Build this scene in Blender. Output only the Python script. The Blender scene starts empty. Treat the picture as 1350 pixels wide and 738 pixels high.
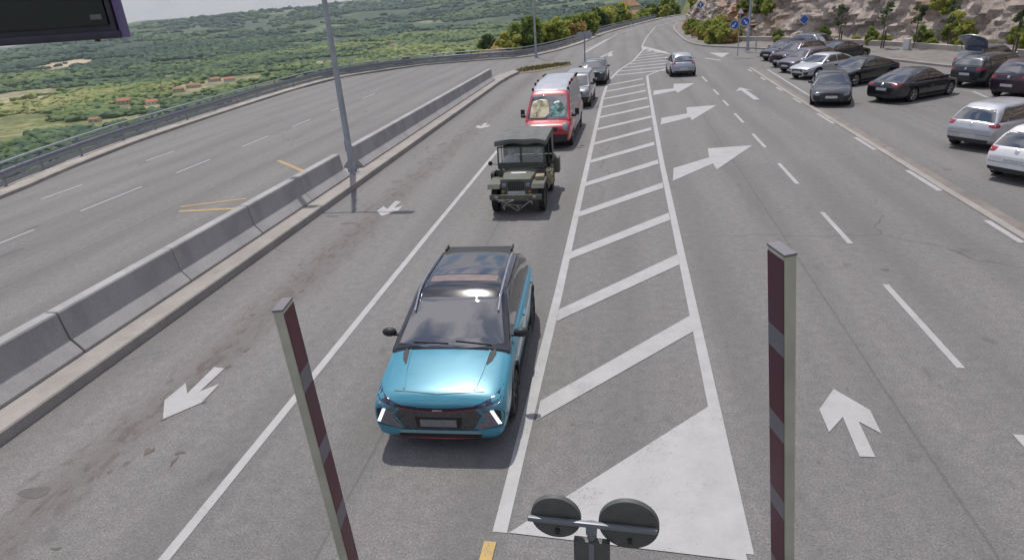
import bpy, bmesh, math, random
import numpy as np
from mathutils import Vector, Matrix, noise as mnoise
from mathutils.bvhtree import BVHTree
from mathutils.geometry import delaunay_2d_cdt
PI = math.pi; R = math.radians
S = bpy.context.scene; COL = S.collection
rng = random.Random(7); nrg = np.random.default_rng(11)

# ------------------------------------------------------------ camera
CX, CY, FP, HC = 675.0, 369.0, 840.3636, 5.6           # photo centre, focal length in px, camera height
_Y = np.array([822-CX, -7-CY, FP]); _Y /= np.linalg.norm(_Y)
_D = np.array([810-CX, 2300-CY, FP]); _D /= np.linalg.norm(_D)
_X = np.cross(_D, _Y); _X = _X if _X[0] > 0 else -_X
_Z = -_D
cam = bpy.data.objects.new('camera', bpy.data.cameras.new('camera')); COL.objects.link(cam); S.camera = cam
cam.data.sensor_width = 36; cam.data.lens = FP/1350*36; cam.data.clip_end = 30000; cam.data.clip_start = .1
cam.matrix_world = Matrix(((_X[0], -_X[1], -_X[2], 0), (_Y[0], -_Y[1], -_Y[2], 0), (_Z[0], -_Z[1], -_Z[2], HC), (0, 0, 0, 1)))
def ray(px, py):
    r = np.array([px-CX, py-CY, FP]); return np.array([r@_X, r@_Y, r@_Z])
def G(px, py, z=0):
    w = ray(px, py); t = (z-HC)/w[2]; return (w[0]*t, w[1]*t)
def AD(px, py, depth):
    w = ray(px, py)*depth/FP; return Vector((w[0], w[1], HC+w[2]))

# ------------------------------------------------------------ world, sun, exposure
SUN_EL, SUN_AZ = 66.0, -22.0                            # azimuth from +Y, clockwise positive (sun high, beyond and to the left)
W = bpy.data.worlds.new('World'); S.world = W; W.use_nodes = True
nt = W.node_tree; bg = nt.nodes['Background']; bg.inputs[1].default_value = .095
sky = nt.nodes.new('ShaderNodeTexSky'); sky.sky_type = 'NISHITA'; sky.sun_disc = False
sky.sun_elevation = R(SUN_EL); sky.sun_rotation = R(SUN_AZ); sky.dust_density = .6; sky.air_density = 1.0
tc = nt.nodes.new('ShaderNodeTexCoord'); sep = nt.nodes.new('ShaderNodeSeparateXYZ'); nt.links.new(tc.outputs['Generated'], sep.inputs[0])
mx = nt.nodes.new('ShaderNodeMath'); mx.operation = 'MAXIMUM'; mx.inputs[1].default_value = 0; nt.links.new(sep.outputs[2], mx.inputs[0])
ad = nt.nodes.new('ShaderNodeMath'); ad.operation = 'ADD'; ad.inputs[1].default_value = .18; nt.links.new(mx.outputs[0], ad.inputs[0])
vd = nt.nodes.new('ShaderNodeVectorMath'); vd.operation = 'DIVIDE'; nt.links.new(tc.outputs['Generated'], vd.inputs[0])
cb = nt.nodes.new('ShaderNodeCombineXYZ')
for i in range(2): nt.links.new(ad.outputs[0], cb.inputs[i])
cb.inputs[2].default_value = 1; nt.links.new(cb.outputs[0], vd.inputs[1])
cn = nt.nodes.new('ShaderNodeTexNoise'); cn.inputs['Scale'].default_value = 4.2; cn.inputs['Detail'].default_value = 8; cn.inputs['Distortion'].default_value = .5
vo = nt.nodes.new('ShaderNodeVectorMath'); vo.operation = 'ADD'; vo.inputs[1].default_value = (1.3, 4.9, 0); nt.links.new(vd.outputs[0], vo.inputs[0]); nt.links.new(vo.outputs[0], cn.inputs['Vector'])
cr = nt.nodes.new('ShaderNodeValToRGB'); cr.color_ramp.elements[0].position = .45; cr.color_ramp.elements[1].position = .57
nt.links.new(cn.outputs[0], cr.inputs[0])
# thin high cloud gets milky towards the horizon
hz = nt.nodes.new('ShaderNodeMapRange'); hz.inputs[1].default_value = 0; hz.inputs[2].default_value = .35; hz.inputs[3].default_value = .8; hz.inputs[4].default_value = 0
nt.links.new(mx.outputs[0], hz.inputs[0])
mxx = nt.nodes.new('ShaderNodeMath'); mxx.operation = 'MAXIMUM'; nt.links.new(cr.outputs[0], mxx.inputs[0]); nt.links.new(hz.outputs[0], mxx.inputs[1])
mix = nt.nodes.new('ShaderNodeMix'); mix.data_type = 'RGBA'; mix.inputs[7].default_value = (5.2, 5.0, 5.5, 1)
cc = nt.nodes.new('ShaderNodeMapRange'); cc.inputs[1].default_value = .1; cc.inputs[2].default_value = .7; cc.inputs[3].default_value = 1; cc.inputs[4].default_value = 1.7; nt.links.new(mx.outputs[0], cc.inputs[0])
cv = nt.nodes.new('ShaderNodeVectorMath'); cv.operation = 'SCALE'; cv.inputs[0].default_value = (5.2, 5.0, 5.5); nt.links.new(cc.outputs[0], cv.inputs['Scale']); nt.links.new(cv.outputs[0], mix.inputs[7])
nt.links.new(mxx.outputs[0], mix.inputs[0]); nt.links.new(sky.outputs[0], mix.inputs[6]); nt.links.new(mix.outputs[2], bg.inputs[0])
sl = bpy.data.lights.new('sun', 'SUN'); sl.energy = 3.0; sl.angle = R(.6); sl.color = (1, .95, .87)
so = bpy.data.objects.new('sun', sl); COL.objects.link(so)
_s = Vector((math.sin(R(SUN_AZ))*math.cos(R(SUN_EL)), math.cos(R(SUN_AZ))*math.cos(R(SUN_EL)), math.sin(R(SUN_EL))))
so.rotation_euler = _s.to_track_quat('Z', 'Y').to_euler(); so.location = _s*80
S.view_settings.view_transform = 'Standard'; S.view_settings.look = 'None'; S.view_settings.gamma = 1
S.view_settings.use_curve_mapping = False; S.view_settings.exposure = 0.12
S.render.engine = 'CYCLES'; S.cycles.max_bounces = 6; S.cycles.volume_bounces = 0

# ------------------------------------------------------------ helpers
def link(o, parent=None):
    COL.objects.link(o)
    if parent is not None: o.parent = parent
    return o
def tag(o, label=None, cat=None, group=None, kind=None):
    if label: o['label'] = label
    if cat: o['category'] = cat
    if group: o['group'] = group
    if kind: o['kind'] = kind
    return o
def empty(name, loc, rz=0, label=None, cat=None, group=None):
    o = bpy.data.objects.new(name, None); o.location = loc; o.rotation_euler = (0, 0, rz); link(o); return tag(o, label, cat, group)
def copy_tree(o, parent=None):
    c = o.copy(); COL.objects.link(c); c.parent = parent
    for ch in list(o.children): copy_tree(ch, c)
    return c
def mesh_obj(name, verts, faces, mat, parent=None, smooth=None):
    me = bpy.data.meshes.new(name); me.from_pydata([tuple(v) for v in verts], [], faces); me.update()
    for m in (mat if isinstance(mat, (list, tuple)) else [mat]): me.materials.append(m)
    if smooth is not None:
        me.shade_smooth(); me.set_sharp_from_angle(angle=R(smooth))
    return link(bpy.data.objects.new(name, me), parent)
class MB:
    def __init__(s): s.bm = bmesh.new(); s.mi = 0
    def _m(s, geom):
        for g in geom:
            if isinstance(g, bmesh.types.BMFace): g.material_index = s.mi
    def box(s, c, d, rz=0, bev=0, rot=None):
        M = Matrix.Translation(c) @ (rot if rot else Matrix.Rotation(rz, 4, 'Z')) @ Matrix.Diagonal((d[0], d[1], d[2], 1))
        r = bmesh.ops.create_cube(s.bm, size=1, matrix=M)
        fs = {f for v in r['verts'] for f in v.link_faces}; s._m(fs)
        if bev:
            es = {e for v in r['verts'] for e in v.link_edges}
            b = bmesh.ops.bevel(s.bm, geom=list(es), offset=bev, segments=2, affect='EDGES', profile=.6); s._m(b['faces'])
        return s
    def tube(s, a, b, ra, rb=None, n=10):
        a = Vector(a); b = Vector(b); rb = ra if rb is None else rb; d = b-a
        M = Matrix.Translation((a+b)/2) @ d.to_track_quat('Z', 'Y').to_matrix().to_4x4()
        r = bmesh.ops.create_cone(s.bm, cap_ends=True, segments=n, radius1=ra, radius2=rb, depth=d.length, matrix=M)
        s._m({f for v in r['verts'] for f in v.link_faces}); return s
    def path(s, pts, r, n=8):
        for a, b in zip(pts[:-1], pts[1:]): s.tube(a, b, r, r, n)
        return s
    def ball(s, c, r, sc=(1, 1, 1), sub=2):
        M = Matrix.Translation(c) @ Matrix.Diagonal((sc[0], sc[1], sc[2], 1))
        q = bmesh.ops.create_icosphere(s.bm, subdivisions=sub, radius=r, matrix=M); s._m({f for v in q['verts'] for f in v.link_faces}); return s
    def lathe(s, prof, c=(0, 0, 0), axis='Y', n=28):   # prof: (radius, along)
        rings = []
        for k in range(n):
            t = 2*PI*k/n; row = []
            for r, u in prof:
                p = (r*math.cos(t), u, r*math.sin(t)) if axis == 'Y' else ((r*math.cos(t), r*math.sin(t), u) if axis == 'Z' else (u, r*math.cos(t), r*math.sin(t)))
                row.append(s.bm.verts.new(Vector(c)+Vector(p)))
            rings.append(row)
        for k in range(n):
            a, b = rings[k], rings[(k+1) % n]
            for i in range(len(prof)-1):
                f = s.bm.faces.new((a[i], a[i+1], b[i+1], b[i])); f.material_index = s.mi
        return s
    def prism(s, poly, z0, z1):
        lo = [s.bm.verts.new((x, y, z0)) for x, y in poly]; hi = [s.bm.verts.new((x, y, z1)) for x, y in poly]; n = len(poly)
        fs = [s.bm.faces.new(hi), s.bm.faces.new(lo[::-1])]+[s.bm.faces.new((lo[i], lo[(i+1) % n], hi[(i+1) % n], hi[i])) for i in range(n)]
        s._m(fs); return s
    def quad(s, a, b, c, d):
        f = s.bm.faces.new([s.bm.verts.new(p) for p in (a, b, c, d)]); f.material_index = s.mi; return s
    def build(s, name, mat, parent=None, smooth=35, recalc=True):
        if recalc: bmesh.ops.recalc_face_normals(s.bm, faces=s.bm.faces)
        me = bpy.data.meshes.new(name); s.bm.to_mesh(me); s.bm.free()
        for m in (mat if isinstance(mat, (list, tuple)) else [mat]): me.materials.append(m)
        if smooth: me.shade_smooth(); me.set_sharp_from_angle(angle=R(smooth))
        return link(bpy.data.objects.new(name, me), parent)

# ---- materials
def mat(name, col, rough=.6, metal=0, coat=0, noise=None, bump=None, spec=.5, trans=0, emis=None):
    m = bpy.data.materials.new(name); m.use_nodes = True; t = m.node_tree; b = t.nodes['Principled BSDF']
    b.inputs['Base Color'].default_value = (*col, 1); b.inputs['Roughness'].default_value = rough; b.inputs['Metallic'].default_value = metal
    b.inputs['Coat Weight'].default_value = coat; b.inputs['Coat Roughness'].default_value = .04; b.inputs['Specular IOR Level'].default_value = spec
    b.inputs['Transmission Weight'].default_value = trans
    if emis: b.inputs['Emission Color'].default_value = (*emis[:3], 1); b.inputs['Emission Strength'].default_value = emis[3]
    co = t.nodes.new('ShaderNodeTexCoord')
    if noise:
        sc, amt = noise; n = t.nodes.new('ShaderNodeTexNoise'); n.inputs['Scale'].default_value = sc; n.inputs['Detail'].default_value = 6
        t.links.new(co.outputs['Object'], n.inputs['Vector'])
        r = t.nodes.new('ShaderNodeMapRange'); r.inputs[1].default_value = .3; r.inputs[2].default_value = .7; r.inputs[3].default_value = 1-amt; r.inputs[4].default_value = 1+amt
        t.links.new(n.outputs[0], r.inputs[0])
        v = t.nodes.new('ShaderNodeVectorMath'); v.operation = 'SCALE'; v.inputs[0].default_value = col; t.links.new(r.outputs[0], v.inputs['Scale'])
        t.links.new(v.outputs[0], b.inputs['Base Color'])
        rr = t.nodes.new('ShaderNodeMapRange'); rr.inputs[3].default_value = max(0, rough-.05); rr.inputs[4].default_value = min(1, rough+.08); t.links.new(n.outputs[0], rr.inputs[0]); t.links.new(rr.outputs[0], b.inputs['Roughness'])
    if bump:
        sc, st = bump; n = t.nodes.new('ShaderNodeTexNoise'); n.inputs['Scale'].default_value = sc; n.inputs['Detail'].default_value = 5
        t.links.new(co.outputs['Object'], n.inputs['Vector']); u = t.nodes.new('ShaderNodeBump'); u.inputs['Strength'].default_value = st; u.inputs['Distance'].default_value = .02
        t.links.new(n.outputs[0], u.inputs['Height']); t.links.new(u.outputs[0], b.inputs['Normal'])
    return m
class NG:                                              # small node-graph helper for the big surface materials
    def __init__(s, name, rough=.85):
        s.m = bpy.data.materials.new(name); s.m.use_nodes = True; s.t = s.m.node_tree; s.b = s.t.nodes['Principled BSDF']; s.b.inputs['Roughness'].default_value = rough
        s.co = s.t.nodes.new('ShaderNodeTexCoord').outputs['Object']
    def n(s, typ, **k):
        x = s.t.nodes.new(typ)
        for a, v in k.items(): setattr(x, a, v)
        return x
    def map(s, scale=(1, 1, 1), rz=0):
        x = s.n('ShaderNodeMapping'); x.inputs['Scale'].default_value = scale; x.inputs['Rotation'].default_value = (0, 0, rz); s.t.links.new(s.co, x.inputs[0]); return x.outputs[0]
    def noise(s, sc, det=4, rough=.5, vec=None, dist=0):
        x = s.n('ShaderNodeTexNoise'); x.inputs['Scale'].default_value = sc; x.inputs['Detail'].default_value = det; x.inputs['Roughness'].default_value = rough; x.inputs['Distortion'].default_value = dist
        s.t.links.new(vec or s.co, x.inputs['Vector']); return x.outputs[0]
    def vor(s, sc, feat='F1', vec=None, out='Distance'):
        x = s.n('ShaderNodeTexVoronoi', feature=feat); x.inputs['Scale'].default_value = sc; s.t.links.new(vec or s.co, x.inputs['Vector']); return x.outputs[out]
    def ramp(s, f, stops):
        x = s.n('ShaderNodeValToRGB'); e = x.color_ramp.elements
        while len(e) < len(stops): e.new(.5)
        for i, (p, c) in enumerate(stops):
            e[i].position = p; e[i].color = (*(c if isinstance(c, (tuple, list)) else (c, c, c)), 1)
        s.t.links.new(f, x.inputs[0]); return x.outputs[0]
    def mix(s, f, a, b, bt='MIX'):
        x = s.n('ShaderNodeMix', data_type='RGBA', blend_type=bt)
        for i, v in ((0, f), (6, a), (7, b)):
            if isinstance(v, (int, float)) and i == 0: x.inputs[0].default_value = v
            elif isinstance(v, (tuple, list)): x.inputs[i].default_value = (*v, 1)
            else: s.t.links.new(v, x.inputs[i])
        return x.outputs[2]
    def math(s, op, a, b=0):
        x = s.n('ShaderNodeMath', operation=op)
        for i, v in enumerate((a, b)):
            if isinstance(v, (int, float)): x.inputs[i].default_value = v
            else: s.t.links.new(v, x.inputs[i])
        return x.outputs[0]
    def bump(s, h, st=.5, dist=.01):
        x = s.n('ShaderNodeBump'); x.inputs['Strength'].default_value = st; x.inputs['Distance'].default_value = dist; s.t.links.new(h, x.inputs['Height']); s.t.links.new(x.outputs[0], s.b.inputs['Normal'])
    def out(s, c): s.t.links.new(c, s.b.inputs['Base Color']); return s.m

def asphalt_material(name, base=.15, tint=(1, .962, .955)):
    g = NG(name, .82); T = lambda k: tuple(base*k*c for c in tint)
    big = g.noise(.09, 5, .6); c = g.ramp(big, [(.3, T(.88)), (.7, T(1.1))])
    streak = g.noise(.35, 5, .6, g.map((2.2, .22, 1))); c = g.mix(.5, c, g.ramp(streak, [(.35, T(.82)), (.65, T(1.14))]))
    fine = g.noise(38, 3, .7); c = g.mix(.55, c, g.ramp(fine, [(.34, .35), (.66, 1.0)]), 'OVERLAY')
    mid = g.noise(5.5, 4, .7); c = g.mix(.35, c, g.ramp(mid, [(.3, .3), (.7, .7)]), 'OVERLAY')
    ag = g.vor(55, out='Color'); c = g.mix(.22, c, g.ramp(ag, [(.15, .3), (.85, .7)]), 'OVERLAY')
    # oil and wear spots
    sp = g.noise(1.3, 3, .55, g.map((1.2, .55, 1))); c = g.mix(g.math('MULTIPLY', g.ramp(sp, [(.66, 0), (.74, 1)]), .45), c, T(.45))
    # polished wheel tracks along each lane, a dirty oily strip in the left lane, long paving seams and sealed cracks
    sx = g.n('ShaderNodeSeparateXYZ'); g.t.links.new(g.co, sx.inputs[0]); X = sx.outputs[0]; Y = sx.outputs[1]
    wob = g.math('ADD', X, g.math('MULTIPLY', g.noise(.12, 3), .7)); tr = g.math('SINE', g.math('MULTIPLY', wob, 3.4))
    c = g.mix(g.math('MULTIPLY', g.ramp(g.math('ADD', g.math('MULTIPLY', tr, .4), g.noise(.5, 4, .6, g.map((1, .12, 1)))), [(.45, 0), (.95, 1)]), .30), c, T(.70))
    dx = g.math('ABSOLUTE', g.math('ADD', g.math('ADD', X, 7.35), g.math('MULTIPLY', g.math('SUBTRACT', g.noise(.35, 3), .5), .8)))
    band = g.ramp(dx, [(.10, 1), (.75, 0)]); st = g.ramp(g.noise(3.2, 6, .72, g.map((1.3, .55, 1)), .6), [(.50, 0), (.60, 1)])
    c = g.mix(g.math('MULTIPLY', g.math('MULTIPLY', band, st), .62), c, (.075, .058, .050)); c = g.mix(g.math('MULTIPLY', band, .22), c, (.13, .10, .088))
    for off, w in ((3.9, .012), (-3.35, .010), (-14.9, .015), (12.5, .012)):
        ds_ = g.math('ABSOLUTE', g.math('ADD', g.math('SUBTRACT', X, off), g.math('MULTIPLY', g.noise(.6, 4), .10))); c = g.mix(g.math('MULTIPLY', g.ramp(ds_, [(w, 1), (w*2.4, 0)]), .35), c, T(.4))
    wv = g.n('ShaderNodeVectorMath', operation='ADD'); nz = g.n('ShaderNodeTexNoise'); nz.inputs['Scale'].default_value = .9; nz.inputs['Detail'].default_value = 6; g.t.links.new(g.co, nz.inputs['Vector'])
    g.t.links.new(g.co, wv.inputs[0]); g.t.links.new(nz.outputs['Color'], wv.inputs[1]); ck = g.vor(.11, 'DISTANCE_TO_EDGE', vec=wv.outputs[0])
    c = g.mix(g.math('MULTIPLY', g.math('MULTIPLY', g.ramp(ck, [(.0008, 1), (.0028, 0)]), g.ramp(g.noise(.07, 2), [(.48, 0), (.56, 1)])), .55), c, T(.35))
    pt = g.vor(.09, out='Color', vec=g.map((1, .35, 1))); c = g.mix(.35, c, g.ramp(pt, [(.2, .42), (.8, .58)]), 'SOFT_LIGHT')
    g.bump(g.math('ADD', fine, g.vor(70)), .5, .006)
    return g.out(c)
def paint_material(name, col=(.405, .40, .405), wear=.5):
    g = NG(name, .6); a = g.noise(2.2, 6, .7); f = g.noise(30, 4, .7)
    c = g.mix(g.ramp(a, [(.35, 0), (.75, 1)]), col, tuple(x*.8 for x in col))
    w = g.ramp(g.math('ADD', f, g.math('MULTIPLY', g.noise(1.1, 4), .45)), [(wear+.34, 0), (wear+.46, 1)])
    c = g.mix(w, c, (.2, .19, .2)); g.bump(f, .3, .004); return g.out(c)
M = {}
M['asphalt'] = asphalt_material('asphalt')
M['paint_white'] = paint_material('paint_white')
M['paint_old'] = paint_material('paint_old', (.36, .35, .35), .33)
M['paint_yellow'] = paint_material('paint_yellow', (.5, .33, .08), .4)
M['paint_faded_yellow'] = paint_material('paint_faded_yellow', (.42, .28, .10), .42)
def concrete_material(name, col, amt=.16, bump=.25, stain=.3):
    g = NG(name, .85); a = g.noise(.9, 6, .6); c = g.ramp(a, [(.3, tuple(x*(1-amt) for x in col)), (.7, tuple(x*(1+amt) for x in col))])
    v = g.noise(2.5, 5, .6, g.map((1, 1, .25))); c = g.mix(g.math('MULTIPLY', g.ramp(v, [(.5, 0), (.72, 1)]), stain), c, tuple(x*.55 for x in col))
    f = g.noise(45, 3); c = g.mix(.3, c, g.ramp(f, [(.3, .3), (.7, .7)]), 'OVERLAY'); g.bump(f, bump, .006); return g.out(c)
M['concrete'] = concrete_material('concrete', (.33, .325, .325), .13, .3, .32)
M['sidewalk'] = concrete_material('sidewalk', (.30, .275, .26), .14)
M['kerb'] = concrete_material('kerb', (.30, .28, .265))
M['verge'] = concrete_material('verge', (.38, .35, .32), .3, .8, .6)
M['galv'] = mat('galvanised_steel', (.30, .32, .36), .45, .55, noise=(6, .15))
M['galv_dark'] = mat('weathered_steel', (.20, .22, .27), .55, .4, noise=(5, .25))
M['pole'] = mat('pole_steel', (.36, .39, .44), .5, .35, noise=(3, .12))
M['black'] = mat('black_plastic', (.018, .018, .02), .5, noise=(20, .2))
M['trim'] = mat('dark_trim', (.028, .028, .03), .6, noise=(30, .25), bump=(120, .2))
M['rubber'] = mat('tyre_rubber', (.022, .022, .023), .8, noise=(14, .25))
M['glass'] = mat('tinted_glass', (.012, .015, .018), .03, 0, .0, noise=(3, .2)); M['glass'].node_tree.nodes['Principled BSDF'].inputs['IOR'].default_value = 3.2; [M['glass'].node_tree.links.remove(l) for l in list(M['glass'].node_tree.nodes['Principled BSDF'].inputs['Roughness'].links)]; M['glass'].node_tree.nodes['Principled BSDF'].inputs['Roughness'].default_value = .015
M['rim'] = mat('alloy', (.42, .42, .44), .35, .8, noise=(10, .1))
M['rim_dark'] = mat('dark_alloy', (.06, .06, .065), .4, .6, noise=(10, .1))
M['chrome'] = mat('chrome', (.6, .6, .62), .18, 1, noise=(10, .1))
M['lamp'] = mat('headlamp_glass', (.20, .22, .25), .08, .5, .6, noise=(25, .4))
M['lamp_dark'] = mat('smoked_headlamp', (.035, .035, .07), .08, .3, .6, noise=(25, .4))
M['tail'] = mat('tail_lamp', (.33, .012, .03), .15, 0, .8, noise=(20, .2))
M['plate'] = mat('number_plate', (.55, .56, .58), .4, noise=(14, .12))
M['plate_grey'] = mat('grey_plate', (.20, .20, .21), .5, noise=(14, .12))
M['white'] = mat('white_paint_metal', (.62, .62, .64), .35, noise=(4, .06))
M['drl'] = mat('running_light', (.8, .8, .85), .2, noise=(5, .05), emis=(.9, .92, 1, 1.2))
M['red_line'] = mat('red_trim', (.30, .06, .07), .35, noise=(5, .1))

# ---- numpy noise
def _hash(i, j, s=0):
    h = (i.astype(np.int64)*374761393 + j.astype(np.int64)*668265263 + s*974634777) & 0xffffffff
    h = ((h ^ (h >> 13))*1274126177) & 0xffffffff; return ((h ^ (h >> 16)) & 0xffff)/65535.0
def vnoise(x, y, s=0):
    i = np.floor(x); j = np.floor(y); u = x-i; v = y-j; u = u*u*(3-2*u); v = v*v*(3-2*v)
    return (_hash(i, j, s)*(1-u)+_hash(i+1, j, s)*u)*(1-v)+(_hash(i, j+1, s)*(1-u)+_hash(i+1, j+1, s)*u)*v
def fbm(x, y, o=4, s=0):
    a = 0; k = 1; t = 0
    for q in range(o): a = a+k*vnoise(x*2**q+q*17.3, y*2**q-q*9.1, s+q); t += k; k *= .5
    return a/t
def sstep(a, b, x): t = np.clip((x-a)/(b-a), 0, 1); return t*t*(3-2*t)

# ------------------------------------------------------------ plaza outline and terrain
LEFT = [(-19.5, -25), (-20.5, 0), (-21.9, 10), (-23.3, 20), (-24.4, 24.4), (-25.7, 31), (-26.6, 41), (-27.2, 52), (-26.4, 61), (-21.1, 69.3), (-14.7, 71.6), (-9.8, 73.5), (-5.9, 87.5), (-2.6, 112), (2.4, 135), (10, 165), (24, 200)]
RIGHT = [(31, 196), (17, 160), (10.2, 135), (8.0, 114.5), (7.4, 94), (7.4, 82), (8.6, 74), (12.6, 67.5), (17.8, 56), (20.4, 47), (23, 41), (27, 33), (31, 22), (34, 8), (36, -25)]
PLAZA = np.array(LEFT+RIGHT)
def pdist(x, y):
    x = np.atleast_1d(x).astype(float); y = np.atleast_1d(y).astype(float)
    d = np.full(x.shape, 1e9); ins = np.zeros(x.shape, bool); n = len(PLAZA)
    for k in range(n):
        a = PLAZA[k]; b = PLAZA[(k+1) % n]; e = b-a; t = np.clip(((x-a[0])*e[0]+(y-a[1])*e[1])/(e@e), 0, 1)
        d = np.minimum(d, np.hypot(x-a[0]-t*e[0], y-a[1]-t*e[1]))
        if a[1] != b[1]:
            c = ((a[1] > y) != (b[1] > y)) & (x < (b[0]-a[0])*(y-a[1])/(b[1]-a[1])+a[0]); ins ^= c
    return np.where(ins, -d, d)
def terrain(x, y):
    x = np.atleast_1d(x).astype(float); y = np.atleast_1d(y).astype(float)
    d = pdist(x, y); r = np.hypot(x, y); az = np.degrees(np.arctan2(-x, y))        # az: left positive
    sc = 430-320*sstep(4, 30, az); dd = np.maximum(d-1.6, 0)
    sc = np.where(az > 90, 200, sc)
    val = -82*(1-np.exp(-dd/sc))
    und = (fbm(x/320, y/320, 4, 3)-.5)*16*sstep(60, 500, dd)+(fbm(x/60, y/60, 3, 8)-.5)*5*sstep(10, 90, dd)
    ridge = np.interp(az, [-90, 0, 8, 16, 23, 31, 38, 43, 46, 60, 100], [520, 430, 300, 215, 178, 150, 124, 40, -10, -30, 0])
    hill = ridge*sstep(1900, 6300, r)*(.7+.6*fbm(x/1100, y/1100, 5, 21))+(fbm(x/700, y/700, 4, 5)-.5)*60*sstep(1700, 3500, r)
    left = val+und+hill
    # the right hand side climbs: the quarried mountain side behind the rock face
    up = 3.5+26*(1-np.exp(-np.maximum(dd-9, 0)/45))+fbm(x/25, y/25, 3, 2)*3+.10*dd
    w = sstep(0, 1, (-az-3.5)/4.0)*sstep(-170, -150, az)
    up = np.where(dd < 6, .0, up*sstep(6, 13, dd))
    z = left*(1-w)+up*w
    z = np.where(d < 1.6, -.12, z-.06)
    return z
def at_terrain(px, py):
    w = ray(px, py); w = w/np.linalg.norm(w); t = np.geomspace(30, 9000, 3000); P = w[None]*t[:, None]
    z = terrain(P[:, 0], P[:, 1]); below = (P[:, 2]+HC) < z; d = pdist(P[:, 0], P[:, 1]) > 1
    k = np.argmax(below & d); return P[k, 0], P[k, 1], z[k]

BARE = [((90, 84), 25, .9), ((250, 112), 22, .5), ((290, 106), 16, .5), ((560, 68), 9, .5), ((600, 66), 8, .6), ((640, 62), 10, .9), ((650, 72), 5, .8), ((470, 72), 10, .5), ((520, 62), 10, .6), ((35, 128), 30, .5), ((780, 33), 8, .6), ((230, 99), 18, .4), ((20, 190), 8, .5), ((425, 82), 14, .5), ((545, 85), 4, .4)]
bare_pts = [(*at_terrain(*p)[:2], a) for p, rr, a in BARE]
def build_terrain():
    az = np.concatenate([np.linspace(-60, 62, 420), np.linspace(64, 299, 80)]); az = np.radians(az)
    rr = np.concatenate([[0], np.linspace(8, 120, 95), np.geomspace(122, 9500, 210)])
    A, RR = np.meshgrid(az, rr, indexing='ij'); x = (-np.sin(A)*RR); y = (np.cos(A)*RR)
    z = terrain(x.ravel(), y.ravel()).reshape(x.shape)
    na, nr = x.shape; v = np.stack([x, y, z], -1).reshape(-1, 3)
    I = np.arange(na*nr).reshape(na, nr); J = np.roll(I, -1, 0)
    f = np.stack([I[:, :-1], I[:, 1:], J[:, 1:], J[:, :-1]], -1).reshape(-1, 4)[:, ::-1]
    me = bpy.data.meshes.new('terrain'); me.from_pydata(v.tolist(), [], f.tolist()); me.update(); me.shade_smooth()
    at = me.attributes.new('bare', 'FLOAT', 'POINT'); b = np.zeros(len(v))
    for (bx, by, s), (p, rpx, s2) in zip(bare_pts, BARE):
        r0 = math.hypot(bx, by); wdt = rpx/840*r0; k_ = ((v[:, 0]-bx)*bx+(v[:, 1]-by)*by)/r0; l_ = ((v[:, 0]-bx)*by-(v[:, 1]-by)*bx)/r0; q = np.hypot(k_/3.0, l_)/wdt
        b = np.maximum(b, s*sstep(1.4, .5, q+.95*(fbm(v[:, 0]/(wdt*.5), v[:, 1]/(wdt*.5), 3, 4)-.5)*2))
    at.data.foreach_set('value', b)
    g = NG('hillside', .95)
    n1 = g.noise(.0045, 5, .6); c = g.ramp(n1, [(.32, (.085, .12, .04)), (.5, (.16, .18, .055)), (.68, (.26, .25, .10))])
    n2 = g.noise(.03, 4, .65); c = g.mix(.7, c, g.ramp(n2, [(.3, .2), (.7, .75)]), 'OVERLAY')
    n3 = g.vor(.12); c = g.mix(.6, c, g.ramp(n3, [(.15, .75), (.7, .2)]), 'OVERLAY')
    n4 = g.noise(.4, 3, .7); c = g.mix(.35, c, g.ramp(n4, [(.3, .25), (.7, .75)]), 'OVERLAY')
    clr = g.ramp(g.noise(.011, 6, .68), [(.54, 0), (.62, 1)]); c = g.mix(g.math('MULTIPLY', clr, .7), c, (.33, .29, .17))
    at2 = g.n('ShaderNodeAttribute', attribute_name='bare'); c0 = c
    # forest cover of the far hills is bluer and darker
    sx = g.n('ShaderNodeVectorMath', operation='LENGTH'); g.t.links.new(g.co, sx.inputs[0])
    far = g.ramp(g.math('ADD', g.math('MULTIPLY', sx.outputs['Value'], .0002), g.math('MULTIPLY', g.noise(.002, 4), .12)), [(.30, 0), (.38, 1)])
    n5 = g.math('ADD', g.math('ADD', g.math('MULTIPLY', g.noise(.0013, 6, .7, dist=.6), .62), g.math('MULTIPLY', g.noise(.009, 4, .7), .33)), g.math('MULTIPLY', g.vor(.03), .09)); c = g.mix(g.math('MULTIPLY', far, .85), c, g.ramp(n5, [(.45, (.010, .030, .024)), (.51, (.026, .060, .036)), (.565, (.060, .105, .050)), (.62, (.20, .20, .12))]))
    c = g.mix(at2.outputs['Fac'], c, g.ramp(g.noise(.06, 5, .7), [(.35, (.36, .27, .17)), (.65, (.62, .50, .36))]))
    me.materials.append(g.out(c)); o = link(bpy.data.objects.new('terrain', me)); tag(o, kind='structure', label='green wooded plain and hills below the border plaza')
build_terrain()

def poly_sheet(name, poly, z, mat_, step=None, kind='structure', label=None):
    vs = [Vector(p) for p in poly]; r = delaunay_2d_cdt(vs, [], [list(range(len(vs)))], 1, 1e-5)
    return tag(mesh_obj(name, [(v.x, v.y, z) for v in r[0]], [list(f) for f in r[2]], mat_), kind=kind, label=label)
poly_sheet('road', [tuple(p) for p in PLAZA], 0, M['asphalt'], label='grey asphalt of the border plaza')

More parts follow.
